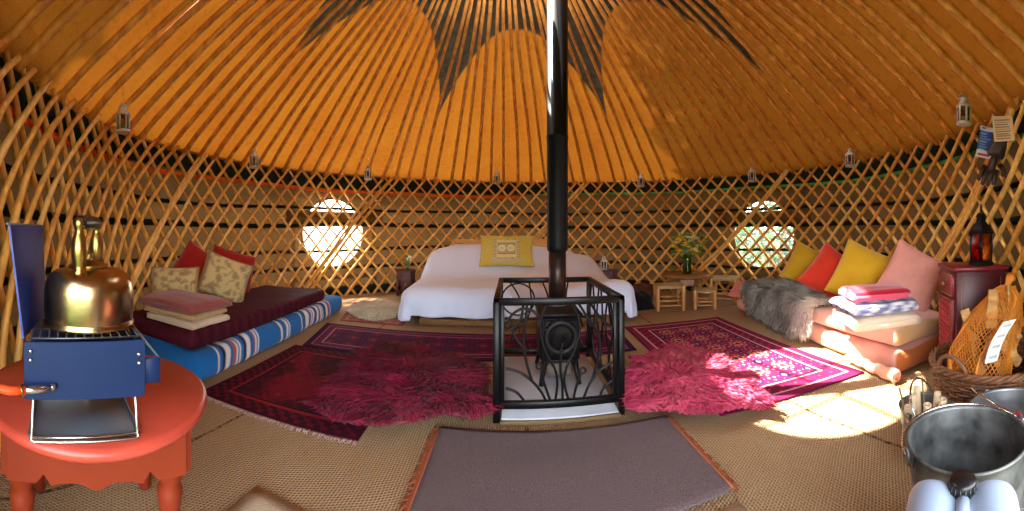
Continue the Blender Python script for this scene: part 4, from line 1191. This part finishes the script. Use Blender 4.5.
pine = mat('pale_stool_wood', srgb(206,156,92), .5, noise=(5,.5,srgb(150,98,48),(5,5,1.2)))
rush = mat('woven_rush', srgb(198,176,132), .85, noise=(50,.5,srgb(140,116,76)), bump=(90,.8,.006))
def make_stool(w, d, h, label):
    t_ = thing('stool', label, 'stool', (0,0,0), 0, 'small rush seated stools')
    for sx in (-1,1):
        for sy in (-1,1):
            b = MB(); b.lathe([(.015,0),(.018,.01),(.0185,h*.5),(.019,h-.01),(.014,h+.004),(.0001,h+.006)], 12, (sx*(w/2-.018), sy*(d/2-.018), 0)); b.build('leg', pine, t_)
    for z in (h*.22, h*.42):
        for sy in (-1,1):
            b = MB(); b.tube([(-w/2+.018, sy*(d/2-.018), z),(w/2-.018, sy*(d/2-.018), z)], .0085, 8); b.build('rung', pine, t_)
            b = MB(); b.tube([(sy*(w/2-.018), -d/2+.018, z+.02),(sy*(w/2-.018), d/2-.018, z+.02)], .0085, 8); b.build('rung', pine, t_)
    b = MB()                                          # rush seat: cords run in from each side to the diagonals
    n = 9
    for k in range(n):
        s = (k+.5)/n; x = (w/2-.006)*s; y = (d/2-.006)*s; sag = .012*(1-s)
        b.tube([(-x,-y,h-sag),(x,-y,h-sag),(x,y,h-sag),(-x,y,h-sag)], (w+d)/8/n*1.05, 6, closed=True)
    b.box((0,0,h-.018),(w-.03,d-.03,.016),b=.004)
    b.build('seat', rush, t_); return t_
s_ = make_stool(.30,.28,.25,'broad low rush stool at the left of the round table'); s_.location = (1.6,3.50,0); s_.rotation_euler = (0,0,-.25)
s_ = make_stool(.24,.22,.195,'smallest rush stool, in front of the round table'); s_.location = (1.96,3.36,0); s_.rotation_euler = (0,0,-.55)
s_ = make_stool(.31,.29,.285,'tallest rush stool, at the right of the round table'); s_.location = (2.32,3.52,0); s_.rotation_euler = (0,0,-.75)

# ---- by the bed's right side
sd2 = dup(sdt, (1.235,4.60,0), .2, 'dark octagonal side table almost hidden behind the right of the bed')
bk = mat('black_cloth', srgb(16,16,20), .9, sheen=.2, bump=(14,.6,.03))
b = MB()
def blob(u, v):
    a = 2*PI*u; t_ = PI/2*v; q = math.cos(t_)
    k = 1+.28*nz(math.cos(a)*1.4, math.sin(a)*1.4, v*2.5)
    return Vector((.2*q*k*math.cos(a), .15*q*k*math.sin(a), max(.0,.17*math.sin(t_)*(1+.3*nz(math.cos(a)*2, math.sin(a)*2, 4)))))
b.grid(blob, 40, 14); o = b.build('dropped_jacket', bk, None, weld=1e-4); o.location = (1.32,3.66,.002)
tag(o, 'crumpled black cloth dropped on the floor by the right edge of the bed', 'clothing')
b = MB(); b.grid(lambda u, v: (lambda p: Vector((p.x*1.5, p.y*1.5, p.z*1.1)))(blob(u, v)), 40, 14); o = b.build('brown_blanket', mat('brown_wool', srgb(92,58,44), .9, bump=(14,.6,.03)), None, weld=1e-4); o.location = (1.50,4.08,.002)
tag(o, 'heap of brown blanket on the floor behind the black cloth, right of the bed', 'blanket')

# ================================================================ cabinet and lantern
CB = math.atan2(-.78, .62)
cab = thing('cabinet', 'small dark red carved cabinet with drawer and door, against the lattice at the right', 'cabinet', (1.76,.655,0), CB)
ox = mat('oxblood_paint', srgb(122,26,34), .4, noise=(9,.5,srgb(64,12,18)), bump=(20,.2,.006))
ox2 = mat('oxblood_dark', srgb(78,18,26), .45, noise=(9,.4,srgb(40,10,14)))
gilt = mat('worn_gilt', srgb(176,128,70), .5, .3)
b = MB(); b.box((.14,.15,.325),(.28,.30,.55),b=.004); b.build('carcass', ox2, cab)
b = MB(); b.box((.14,.15,.612),(.31,.335,.024),b=.006); b.build('top', ox, cab)
b = MB(); b.box((.14,.15,.045),(.29,.312,.03),b=.004)
b.build('plinth', ox, cab)
for x in (.02,.26):
    for y in (.02,.28):
        b = MB(); b.lathe([(.014,0),(.02,.012),(.018,.034)], 12, (x,y,0)); b.build('foot', ox, cab)
b = MB(); b.box((-.008,.15,.525),(.018,.25,.1),b=.003); dw = b.build('drawer', ox, cab)
b = MB(); b.ball((-.026,.15,.525), .013, 12, 8); b.tube([(-.016,.15,.525),(-.026,.15,.525)], .006, 8); b.build('knob', brass, dw)
b = MB(); b.box((-.008,.15,.262),(.018,.25,.38),b=.003); dd = b.build('door', ox, cab)
b = MB()
for i in range(7):
    for j in range(11):
        y, z = .06+.03*i, .1+.032*j
        b.tube([(-.018,y-.014,z-.014),(-.022,y,z),(-.018,y+.014,z+.014)], .004, 5); b.tube([(-.018,y+.014,z-.014),(-.022,y,z),(-.018,y-.014,z+.014)], .004, 5)
b.build('carved_panel', mat('carved_red', srgb(170,48,58), .45, noise=(30,.5,srgb(90,16,24))), dd)
b = MB()
for (z0, z1) in ((.47,.58),(.07,.455)):
    b.tube([(-.018,.035,z0),(-.018,.265,z0),(-.018,.265,z1),(-.018,.035,z1)], .0025, 5, closed=True)
b.build('gilt_line', gilt, cab)
b = MB(); b.tube([(.03,-.001,.09),(.25,-.001,.09),(.25,-.001,.57),(.03,-.001,.57)], .002, 5, closed=True); b.build('side_line', gilt, cab)

tin = mat('dull_tin', srgb(214,216,218), .4, .15, noise=(14,.4,srgb(150,148,144)))
blackm = mat('black_metal', srgb(20,20,22), .4, .6)
glz = bpy.data.materials.new('lantern_glass'); glz.use_nodes = True; NT(glz).n.remove(glz.node_tree.nodes['Principled BSDF']); clearmat(glz, (.42,.42,.4,1))
redg = bpy.data.materials.new('red_glass'); redg.use_nodes = True; NT(redg).n.remove(redg.node_tree.nodes['Principled BSDF']); clearmat(redg, (.75,.05,.03,1))
ambg = bpy.data.materials.new('amber_glass'); ambg.use_nodes = True; NT(ambg).n.remove(ambg.node_tree.nodes['Principled BSDF']); clearmat(ambg, (.8,.35,.08,1))
waxm = mat('candle_wax', srgb(236,226,200), .5)
bl = thing('lantern', 'black metal lantern with red and amber glass panes on the red cabinet', 'lantern', (1.93,.575,.624), .35)
b = MB(); b.lathe([(.05,0),(.058,.004),(.058,.014),(.048,.022),(.0001,.022)], 6); b.build('base', blackm, bl, smooth=False)
for k in range(6):
    a = k*PI/3; p = (.046*math.cos(a), .046*math.sin(a)); a2 = a+PI/3; q = (.046*math.cos(a2), .046*math.sin(a2))
    b = MB(); b.tube([(p[0],p[1],.022),(p[0]*1.08,p[1]*1.08,.09),(p[0],p[1],.15)], .004, 6); b.build('post', blackm, bl)
    b = MB(); b.add([(p[0],p[1],.024),(q[0],q[1],.024),(q[0]*1.06,q[1]*1.06,.09),(p[0]*1.06,p[1]*1.06,.09),(q[0],q[1],.148),(p[0],p[1],.148)], [(0,1,2,3),(3,2,4,5)]); b.build('pane', (redg if k % 2 == 0 else ambg), bl, smooth=False)
b = MB(); b.lathe([(.056,.148),(.058,.156),(.05,.165),(.034,.19),(.022,.205),(.02,.225),(.026,.23),(.014,.245),(.0001,.25)], 6); b.build('roof', blackm, bl, smooth=False)
b = MB(); b.tube([(.02*math.cos(k*PI/8),0,.268+.02*math.sin(k*PI/8)) for k in range(16)], .003, 6, closed=True); b.build('ring', blackm, bl); bl.scale = (1.35,1.35,1.16)

# ================================================================ basket with netted logs
wick = mat('dark_wicker', srgb(120,78,46), .6, noise=(30,.6,srgb(62,36,22)))
bsx, bsy = 1.565, .418
bs = thing('basket', 'round brown wicker log basket in front of the red cabinet', 'basket', (bsx,bsy,0))
def brad(z): return .215+.045*(z/.25)**.8
b = MB(); rr = random.Random(5)
for j in range(19):
    z = .012+.0128*j; pts = []
    for k in range(72):
        a = 2*PI*k/72; w_ = .006*math.cos(PI*(k*.5)+ (PI if j % 2 else 0))
        pts.append(((brad(z)+w_)*math.cos(a), (brad(z)+w_)*math.sin(a), z+.002*math.sin(k*1.3+j)))
    b.tube(pts, .0062, 5, closed=True)
b.build('weave', wick, bs)
for k in range(36):
    a = 2*PI*k/36; b = MB(); b.tube([(brad(z)*math.cos(a), brad(z)*math.sin(a), z) for z in (.0,.08,.16,.25)], .0048, 6); b.build('stake', wick, bs)
b = MB()
for s in (0, 2.1, 4.2): b.tube([((.262+.009*math.cos(k*.9+s))*math.cos(2*PI*k/96), (.262+.009*math.cos(k*.9+s))*math.sin(2*PI*k/96), .256+.009*math.sin(k*.9+s)) for k in range(96)], .0075, 6, closed=True)
b.build('rim', wick, bs)
b = MB(); b.lathe([(.0001,.004),(.21,.004),(.21,.014),(.0001,.014)], 36, capb=False, capt=False); b.build('bottom', wick, bs)
for sg in (1, -1):
    b = MB(); a0_ = 2.75 if sg > 0 else 2.75+PI
    b.tube([(.262*math.cos(a0_+.28*math.cos(t_)), .262*math.sin(a0_+.28*math.cos(t_)), .262+.06*math.sin(t_)) for t_ in [PI*i/10 for i in range(11)]], .009, 8); b.build('handle', wick, bs)
birch = mat('split_log', srgb(196,150,92), .8, noise=(6,.6,srgb(110,72,40),(2,2,12)))
bark = mat('log_bark', srgb(72,52,38), .9, noise=(8,.6,srgb(34,24,18)), bump=(14,.8,.02))
def wedge(p, q, r, mt_, parent=None, name='log', seed=0):
    rr = random.Random(seed); p, q = Vector(p), Vector(q); d = (q-p).normalized(); u = d.orthogonal().normalized(); v = d.cross(u); b = MB()
    prof = [(0,0)]+[(r*(1+rr.uniform(-.1,.1))*math.cos(a), r*(1+rr.uniform(-.1,.1))*math.sin(a)) for a in [k*.28 for k in range(6)]]
    c0 = rr.uniform(0,6); n = len(prof)
    pr = [(x*math.cos(c0)-y*math.sin(c0)-r*.3, x*math.sin(c0)+y*math.cos(c0)) for x, y in prof]
    vs_ = [p+u*x+v*y for x, y in pr]+[q+u*x*.95+v*y*.95 for x, y in pr]
    b.add(vs_, [tuple(range(n-1,-1,-1)), tuple(range(n,2*n))]+[(k, (k+1) % n, n+(k+1) % n, n+k) for k in range(n)]); b.fixn = True
    return b.build(name, mt_, parent, smooth=False, bevel=.003)
nb = thing('net_bag', 'orange net sack of split firewood leaning in the wicker basket', 'net bag', (bsx,bsy,0))
netm = mat('orange_net', srgb(206,124,30), .55)
# spine of the sack in basket coordinates: from the front left up to the back right
sp_ = [Vector(p) for p in ((-.10,.03,.06),(-.08,.03,.18),(-.03,.02,.30),(.03,.0,.41),(.07,-.035,.50),(.09,-.05,.555))]
sr_ = [.11,.135,.135,.12,.085,.03]
def sack(u, v, grow=0):
    x = v*(len(sp_)-1); i = min(int(x), len(sp_)-2); f_ = x-i
    c = sp_[i].lerp(sp_[i+1], f_); r = sr_[i]*(1-f_)+sr_[i+1]*f_; a = 2*PI*u
    r *= 1+.16*nz(math.cos(a)*1.8, math.sin(a)*1.8, v*5)+.10*math.cos(3*a+v*4)
    return c+Vector((r*math.cos(a), r*math.sin(a)*1.0, -.25*r*math.cos(a)))+Vector((0,0,0))
b = MB(); NU, NV = 50, 44
for j in range(NV+1):
    pass
def diag(sg, k):
    pts = []
    for j in range(NV+1):
        v = j/NV; u = (k/NU+sg*.5*v) % 1; pts.append(sack(u, v))
    return pts
for k in range(NU):
    b.tube(diag(1, k), .0017, 4, cap=False); b.tube(diag(-1, k), .0017, 4, cap=False)
for fold_ in range(5):                                # gathered folds of netting
    b.tube([sack(fold_/5+.08*math.sin(v*6+fold_), v)*1.0 for v in [i/24 for i in range(25)]], [.006+.004*math.sin(i*.9+fold_) for i in range(25)], 7)
b.build('net', netm, nb)
b = MB(); b.tube([(.09,-.05,.55),(.094,-.052,.562),(.105,-.06,.585),(.12,-.066,.592)], [.022,.012,.02,.026], 10); b.build('tied_end', netm, nb)
rr = random.Random(9)
for i in range(18):
    v = .1+.044*i; c = sack(rr.random(), v); k = min(int(v*5), 4); cc = sp_[k].lerp(sp_[k+1], v*5-k); p = cc.lerp(c, .6)
    d = Vector((rr.gauss(0,.5), rr.gauss(0,.5), 1)).normalized()*.085
    if v > .75: d *= .5
    wedge(p-d, p+d, .042 if v < .75 else .028, birch if i % 4 else bark, nb, 'log', i)
def strip(u, v):
    px, y = 991+19*v-3*math.sin(PI*v), 364-42*v; r_ = 1.40+.012*math.sin(u*PI)-.03*v; th = (px-512)/FP
    k = (u-.5)*.05
    return Vector((r_*math.sin(th)+k*math.cos(th)-bsx, r_*math.cos(th)-k*math.sin(th)-bsy, EYE-(y-HY)/FP*r_+.012*u))
b = MB(); b.grid(strip, 10, 16)
lbc = []
for j in range(17):
    for i in range(11): lbc.append(srgb(150,150,150) if (j % 4 == 2 and 2 < i < 9) else srgb(226,224,218))
b.build('paper_label', mat('paper_strip', srgb(226,224,218), .7, vcol=1), nb, colors=lbc)
for i, (p, q, r, lb) in enumerate((((.17,.03,.03),(.205,-.02,.40),.045,'dark barked split log standing at the right of the net sack in the basket'),((.13,.10,.03),(.17,.06,.36),.045,'dark split log at the back of the wicker basket beside the net sack'),((.05,-.14,.03),(.11,-.17,.29),.04,'short dark log at the near side of the wicker basket'))):
    o = wedge(p, q, r, bark, None, 'split_log', 30+i); o.location = (bsx,bsy,0.014); tag(o, lb, 'log')

# ================================================================ buckets
zinc = mat('galvanised_zinc', srgb(150,154,156), .42, .75, noise=(11,.75,srgb(84,86,88)), bump=(40,.15,.004))
zinc2 = mat('weathered_zinc', srgb(120,122,120), .5, .55, noise=(16,.95,srgb(40,40,40)), bump=(40,.2,.004))
def bucket(label, loc, rt, rb, h, m_, rz, hang=0, ribs=(.72,.80), grp=None):
    t_ = thing('bucket', label, 'bucket', loc, rz)
    rad = lambda z: rb+(rt-rb)*z/h
    prof = [(.0001,.012),(rb-.004,.012),(rb,.0),(rb+.003,.004)]; n = 26
    for i in range(n+1):
        z = .008+(h-.008)*i/n; k = sum(.0035*math.exp(-((z/h-q)/.018)**2) for q in ribs); prof.append((rad(z)+k, z))
    prof += [(rt+.005,h+.001),(rt+.006,h+.005),(rt+.002,h+.008),(rt-.003,h+.004)]
    for i in range(n+1):
        z = h-(h-.014)*i/n; k = sum(.0035*math.exp(-((z/h-q)/.018)**2) for q in ribs); prof.append((rad(z)-.003+k, z))
    prof.append((.0001,.014))
    b = MB(); b.lathe(prof, 64, capb=False, capt=False); b.build('body', m_, t_)
    for sx in (-1,1):
        b = MB(); b.box((sx*(rt+.004),0,h-.012),(.006,.036,.03),b=.002); b.tube([(sx*(rt+.012),.011*math.cos(k*PI/6),h-.004+.011*math.sin(k*PI/6)) for k in range(12)], .0035, 6, closed=True); b.build('ear', m_, t_)
    hd = []
    for k in range(21):
        a = PI*k/20; x = (rt+.014)*math.cos(a); s = math.sin(a)
        if hang == 0: hd.append((x, .0+s*(rt*1.02), h-.002+.014*s))
        else: hd.append((x, s*rt*1.05*math.cos(hang), h+s*rt*1.05*math.sin(hang)))
    b = MB(); b.tube(hd, .0036, 8); b.build('handle', wire, t_)
    return t_
bucket('large galvanised bucket at the front right, empty, behind the white water jug', (.812,.273,0), .139, .108, .325, zinc2, -.75, 0)
tub = bucket('zinc bucket with its wire handle raised, between the big bucket and the log basket', (1.146,.233,0), .14, .12, .24, zinc, .85, .55)
kb = bucket('small zinc pail full of rolled paper and sticks, left of the big bucket', (1.175,.557,0), .088, .07, .19, zinc, .15, 1.1)
b = MB()
def rag(u, v):
    a = 2*PI*u; q = .06*(1-v)*(1+.4*nz(math.cos(a)*2, math.sin(a)*2, 3)); return Vector((q*math.cos(a), q*math.sin(a), .07*v**.6*(1+.4*nz(math.cos(a)*2, v*3, 5))))
b.grid(rag, 30, 10); o = b.build('red_rag', mat('red_rag_cloth', srgb(150,20,34), .9, sheen=.3), None, weld=1e-4); o.location = (1.15,.22,.016+.13); tag(o, 'crumpled dark red rag lying inside the zinc bucket with the raised handle', 'rag')
b = MB(); b.ball((0,0,.065),(.1,.1,.06),20,10); o = b.build('kindling_bag', mat('grey_plastic', srgb(120,120,124), .5, bump=(12,.5,.02)), None); o.location = (1.146,.233,.016); tag(o, 'grey plastic bag beneath the red rag in the zinc bucket', 'bag')
papm = mat('rolled_paper', srgb(226,206,170), .8, noise=(20,.3,srgb(180,150,110)))
rr = random.Random(3)
for i, (x, y, tx, ty, L, r) in enumerate(((-.03,-.02,-.05,-.03,.21,.014),(.01,-.035,.0,-.05,.205,.015),(.035,-.01,.05,-.02,.2,.013),(-.01,.02,-.02,.03,.215,.014),(.03,.03,.04,.05,.21,.012),(-.04,.015,-.07,.02,.2,.012))):
    b = MB(); p = Vector((x,y,.016)); q = Vector((x+tx*.6,y+ty*.6,.016+L)); d = (q-p).normalized(); u = d.orthogonal().normalized(); v = d.cross(u)
    prof = []; n = 16; vs_ = []; f = []
    for (c, rr_) in ((p, r),(q, r),(q, r*.55),(q-d*.03, r*.5)):
        vs_ += [c+(u*math.cos(2*PI*k/n)+v*math.sin(2*PI*k/n))*rr_ for k in range(n)]
    for j in range(3):
        for k in range(n): f.append((j*n+k, j*n+(k+1) % n, (j+1)*n+(k+1) % n, (j+1)*n+k))
    f.append(tuple(3*n+k for k in range(n))); b.add(vs_, f); o = b.build('paper_roll', papm, None); o.location = (1.175,.557,0)
    tag(o, 'rolled cream paper firelighter standing in the small zinc pail', 'paper roll', 'rolled paper firelighters in the pail')
stick = mat('stick_bark', srgb(150,124,92), .8, noise=(12,.5,srgb(96,74,50)))
for i, (p, q, r) in enumerate((((.02,.02,.03),(-.17,-.03,.19),.006),((-.02,.03,.03),(-.06,.07,.26),.005),((.03,0,.03),(.08,.05,.25),.005),((0,-.02,.03),(-.12,.03,.225),.0045))):
    b = MB(); p, q = Vector(p), Vector(q); m_ = (p+q)/2+Vector((.0,.004,.006)); b.tube([p, m_, q], [r, r*.95, r*.7], 7); o = b.build('kindling_stick', stick, None); o.location = (1.175,.557,0)
    tag(o, ['longest bare stick poking out over the left rim of the small zinc pail','thin upright stick at the back of the small zinc pail','thin stick leaning right in the small zinc pail','short stick leaning left among the paper rolls in the pail'][i], 'stick')

# white jerrycan
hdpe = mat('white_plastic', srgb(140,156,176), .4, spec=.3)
jg = thing('water_jug', 'white plastic water container with a black screw cap at the bottom right corner', 'water container', (.525,.185,-.0), math.atan2(-.94,.33)+PI/2-.0)
jg.rotation_euler = (0,0,-1.23)
def jugpt(u, v):
    a = 2*PI*u; c, s = math.cos(a), math.sin(a); ex = .28
    x = .093*math.copysign(abs(c)**ex, c); y = .075*math.copysign(abs(s)**ex, s)
    if v < .08: k = (v/.08)**.5; return Vector((x*k, y*k, 0.0))
    if v < .7: return Vector((x, y, .0+.352*(v-.08)/.62))
    k = max(0.0, 1-(v-.7)/.3); kk = k**.6
    X, Y = x*kk, y*kk
    hump = .045*max(0.0, 1-kk**5)**.6
    val = math.exp(-(X/.026)**2)
    return Vector((X, Y, .352+hump*(1-.45*val)))
b = MB(); b.grid(jugpt, 64, 46); b.build('body', hdpe, jg, weld=1e-4)
b = MB(); b.tube([(0,.03,.365),(0,.02,.378),(0,-.01,.384),(0,-.035,.378),(0,-.055,.362)], [.012,.0115,.011,.0115,.013], 12); b.build('handle', hdpe, jg)
b = MB(); b.lathe([(.019,.345),(.019,.37)], 20, (0,.045,0), capb=False); b.build('neck', hdpe, jg)
b = MB(); prof = [(.0215,.368),(.0235,.37),(.0235,.397),(.021,.401),(.0001,.401)]; b.lathe(prof, 36, (0,.045,0))
for k in range(18): b.tube([(.0235*math.cos(k*PI/9), .045+.0235*math.sin(k*PI/9), .371),(.0235*math.cos(k*PI/9), .045+.0235*math.sin(k*PI/9), .396)], .0018, 4)
b.build('cap', mat('black_cap', srgb(14,14,16), .35), jg)

# ================================================================ hanging lanterns, leaflets, glove
def make_lantern(label):
    t_ = thing('hanging_lantern', label, 'lantern', (0,0,0), 0, 'small tin lanterns hung round the top of the lattice')
    b = MB(); b.lathe([(.04,.0),(.046,.003),(.046,.012),(.04,.018),(.0001,.018)], 24); b.build('base', tin, t_)
    b = MB(); b.lathe([(.033,.018),(.034,.06),(.033,.105)], 20, capb=False, capt=False); b.build('glass', glz, t_)
    for k in range(6):
        a = k*PI/3; b = MB(); b.tube([(.039*math.cos(a),.039*math.sin(a),.016),(.039*math.cos(a),.039*math.sin(a),.108)], .0062, 6); b.build('post', tin, t_)
    b = MB(); b.lathe([(.046,.105),(.047,.112),(.04,.12),(.03,.134),(.022,.142),(.021,.156),(.027,.158),(.027,.163),(.012,.175),(.0001,.177)], 24); b.build('roof', tin, t_)
    b = MB(); b.tube([(.034*math.cos(PI*k/12),0,.15+.052*math.sin(PI*k/12)) for k in range(13)], .0022, 6); b.build('handle', wire, t_)
    b = MB(); b.lathe([(.016,.018),(.016,.05),(.0001,.052)], 14); b.build('candle', waxm, t_)
    b = MB(); b.tube([(0,0,.2),(.002,0,.212),(0,0,.222),(.001,0,.25),(0,0,.31)], .0016, 5); b.build('hook_wire', wire, t_)
    return t_
LN = [(123,2.25,1.414,'tin lantern hanging above the gas stove and kettle'),(254,3.54,1.424,'tin lantern hanging above the red cushions of the maroon mattress'),
 (368,4.38,1.427,'tin lantern hanging right of the sunlit white window'),(497,4.88,1.445,'tin lantern hanging above the headboard of the white bed'),
 (641,4.76,1.390,'tin lantern hanging right of the stove pipe, above the low table'),(752,4.17,1.375,'tin lantern hanging over the round window with the green view'),
 (850,3.38,1.405,'tin lantern hanging above the mustard cushions'),(964,2.20,1.448,'tin lantern hanging nearest, above the red cabinet and left of the leaflets')]
first = None
for i, (px, r, z, lb) in enumerate(LN):
    th = (px-512)/FP; loc = (r*math.sin(th), r*math.cos(th), z)
    if first is None: first = make_lantern(lb); first.location = loc
    else: dup(first, loc, i*.7, lb)
lb_ = dup(first, (1.16,4.53,.322), .3, 'tin lantern with a clear glass standing right of the bed, not hanging', 'lanterns set down indoors')
for c in list(lb_.children):
    if c.name.startswith('hook_wire'): bpy.data.objects.remove(c)

def sheet(name, label, px, r, z, w, h, tilt, colfn, turn):
    th = (px-512)/FP; b = MB(); cols = []; nu, nv = 24, 40
    b.grid(lambda u, v: Vector(((u-.5)*w, .006*math.sin(u*PI)+.004*v, (v-.5)*h)), nu, nv)
    for j in range(nv+1):
        for i in range(nu+1): cols.append(colfn(i/nu, j/nv))
    o = b.build(name, mat(name+'_paper', (1,1,1,1), .5, vcol=1), None, colors=cols, solid=.0008)
    o.location = (r*math.sin(th), r*math.cos(th), z); o.rotation_euler = (0, tilt, turn); return o
def broch(u, v):
    if v > .86: return srgb(226,230,238) if not (.1 < u < .35 and .9 < v < .97) else srgb(40,80,170)
    if v < .2: return srgb(186,40,60) if .12 < u < .85 and .05 < v < .15 else srgb(220,222,228)
    if v < .24: return srgb(220,226,236)
    return srgb(150,180,226) if int(v*36) % 3 == 0 and .12 < u < (.55+.4*nz(v*9,0,1)) else srgb(34,92,190)
tag(sheet('leaflet', '', 986, 2.18, 1.34, .095, .19, .16, broch, -1.15), 'blue printed leaflet with white head and red foot pinned to the lattice', 'leaflet')
def card(u, v):
    return srgb(150,120,96) if int(v*22) % 2 == 0 and .12 < u < (.8+.2*nz(v*8,1,1)) and .08 < v < .9 else srgb(226,200,168)
tag(sheet('notice_card', '', 1003.5, 2.0, 1.372, .115, .14, -.10, card, -1.2), 'beige card of small brown print pinned right of the blue leaflet', 'card')
gl_ = mat('dark_leather', srgb(58,38,34), .5, noise=(14,.5,srgb(28,18,18)), bump=(30,.4,.01))
th = (993-512)/FP
gv_ = thing('leather_glove', 'dark brown leather glove hung on the lattice below the leaflets', 'glove', (2.07*math.sin(th), 2.07*math.cos(th), 1.2), -1.2)
gv_.rotation_euler = (0,.35,-1.2); gv_.scale = (1.35,1.35,1.15)
b = MB(); b.grid(lambda u, v: Vector(((.042-.008*v)*math.cos(2*PI*u)*(1+.1*math.sin(v*9)), .02*math.sin(2*PI*u), .05-.11*v+.09)), 20, 10)
b.build('cuff', gl_, gv_)
b = MB()
b.tube([(0,0,.04),(0,0,.0),(0,0,-.04),(0,0,-.055)], [.032,.04,.038,.03], 16, flat=.45)
for i, (x, L) in enumerate(((-.028,.06),(-.010,.075),(.010,.07),(.027,.055))):
    b.tube([(x,0,-.03),(x*1.1,-.006,-.05-L*.5),(x*1.15,-.018,-.05-L)], [.0115,.0105,.008], 10)
b.tube([(.03,0,.0),(.052,-.008,-.02),(.06,-.016,-.05)], [.013,.0115,.009], 10)
b.build('hand', gl_, gv_)
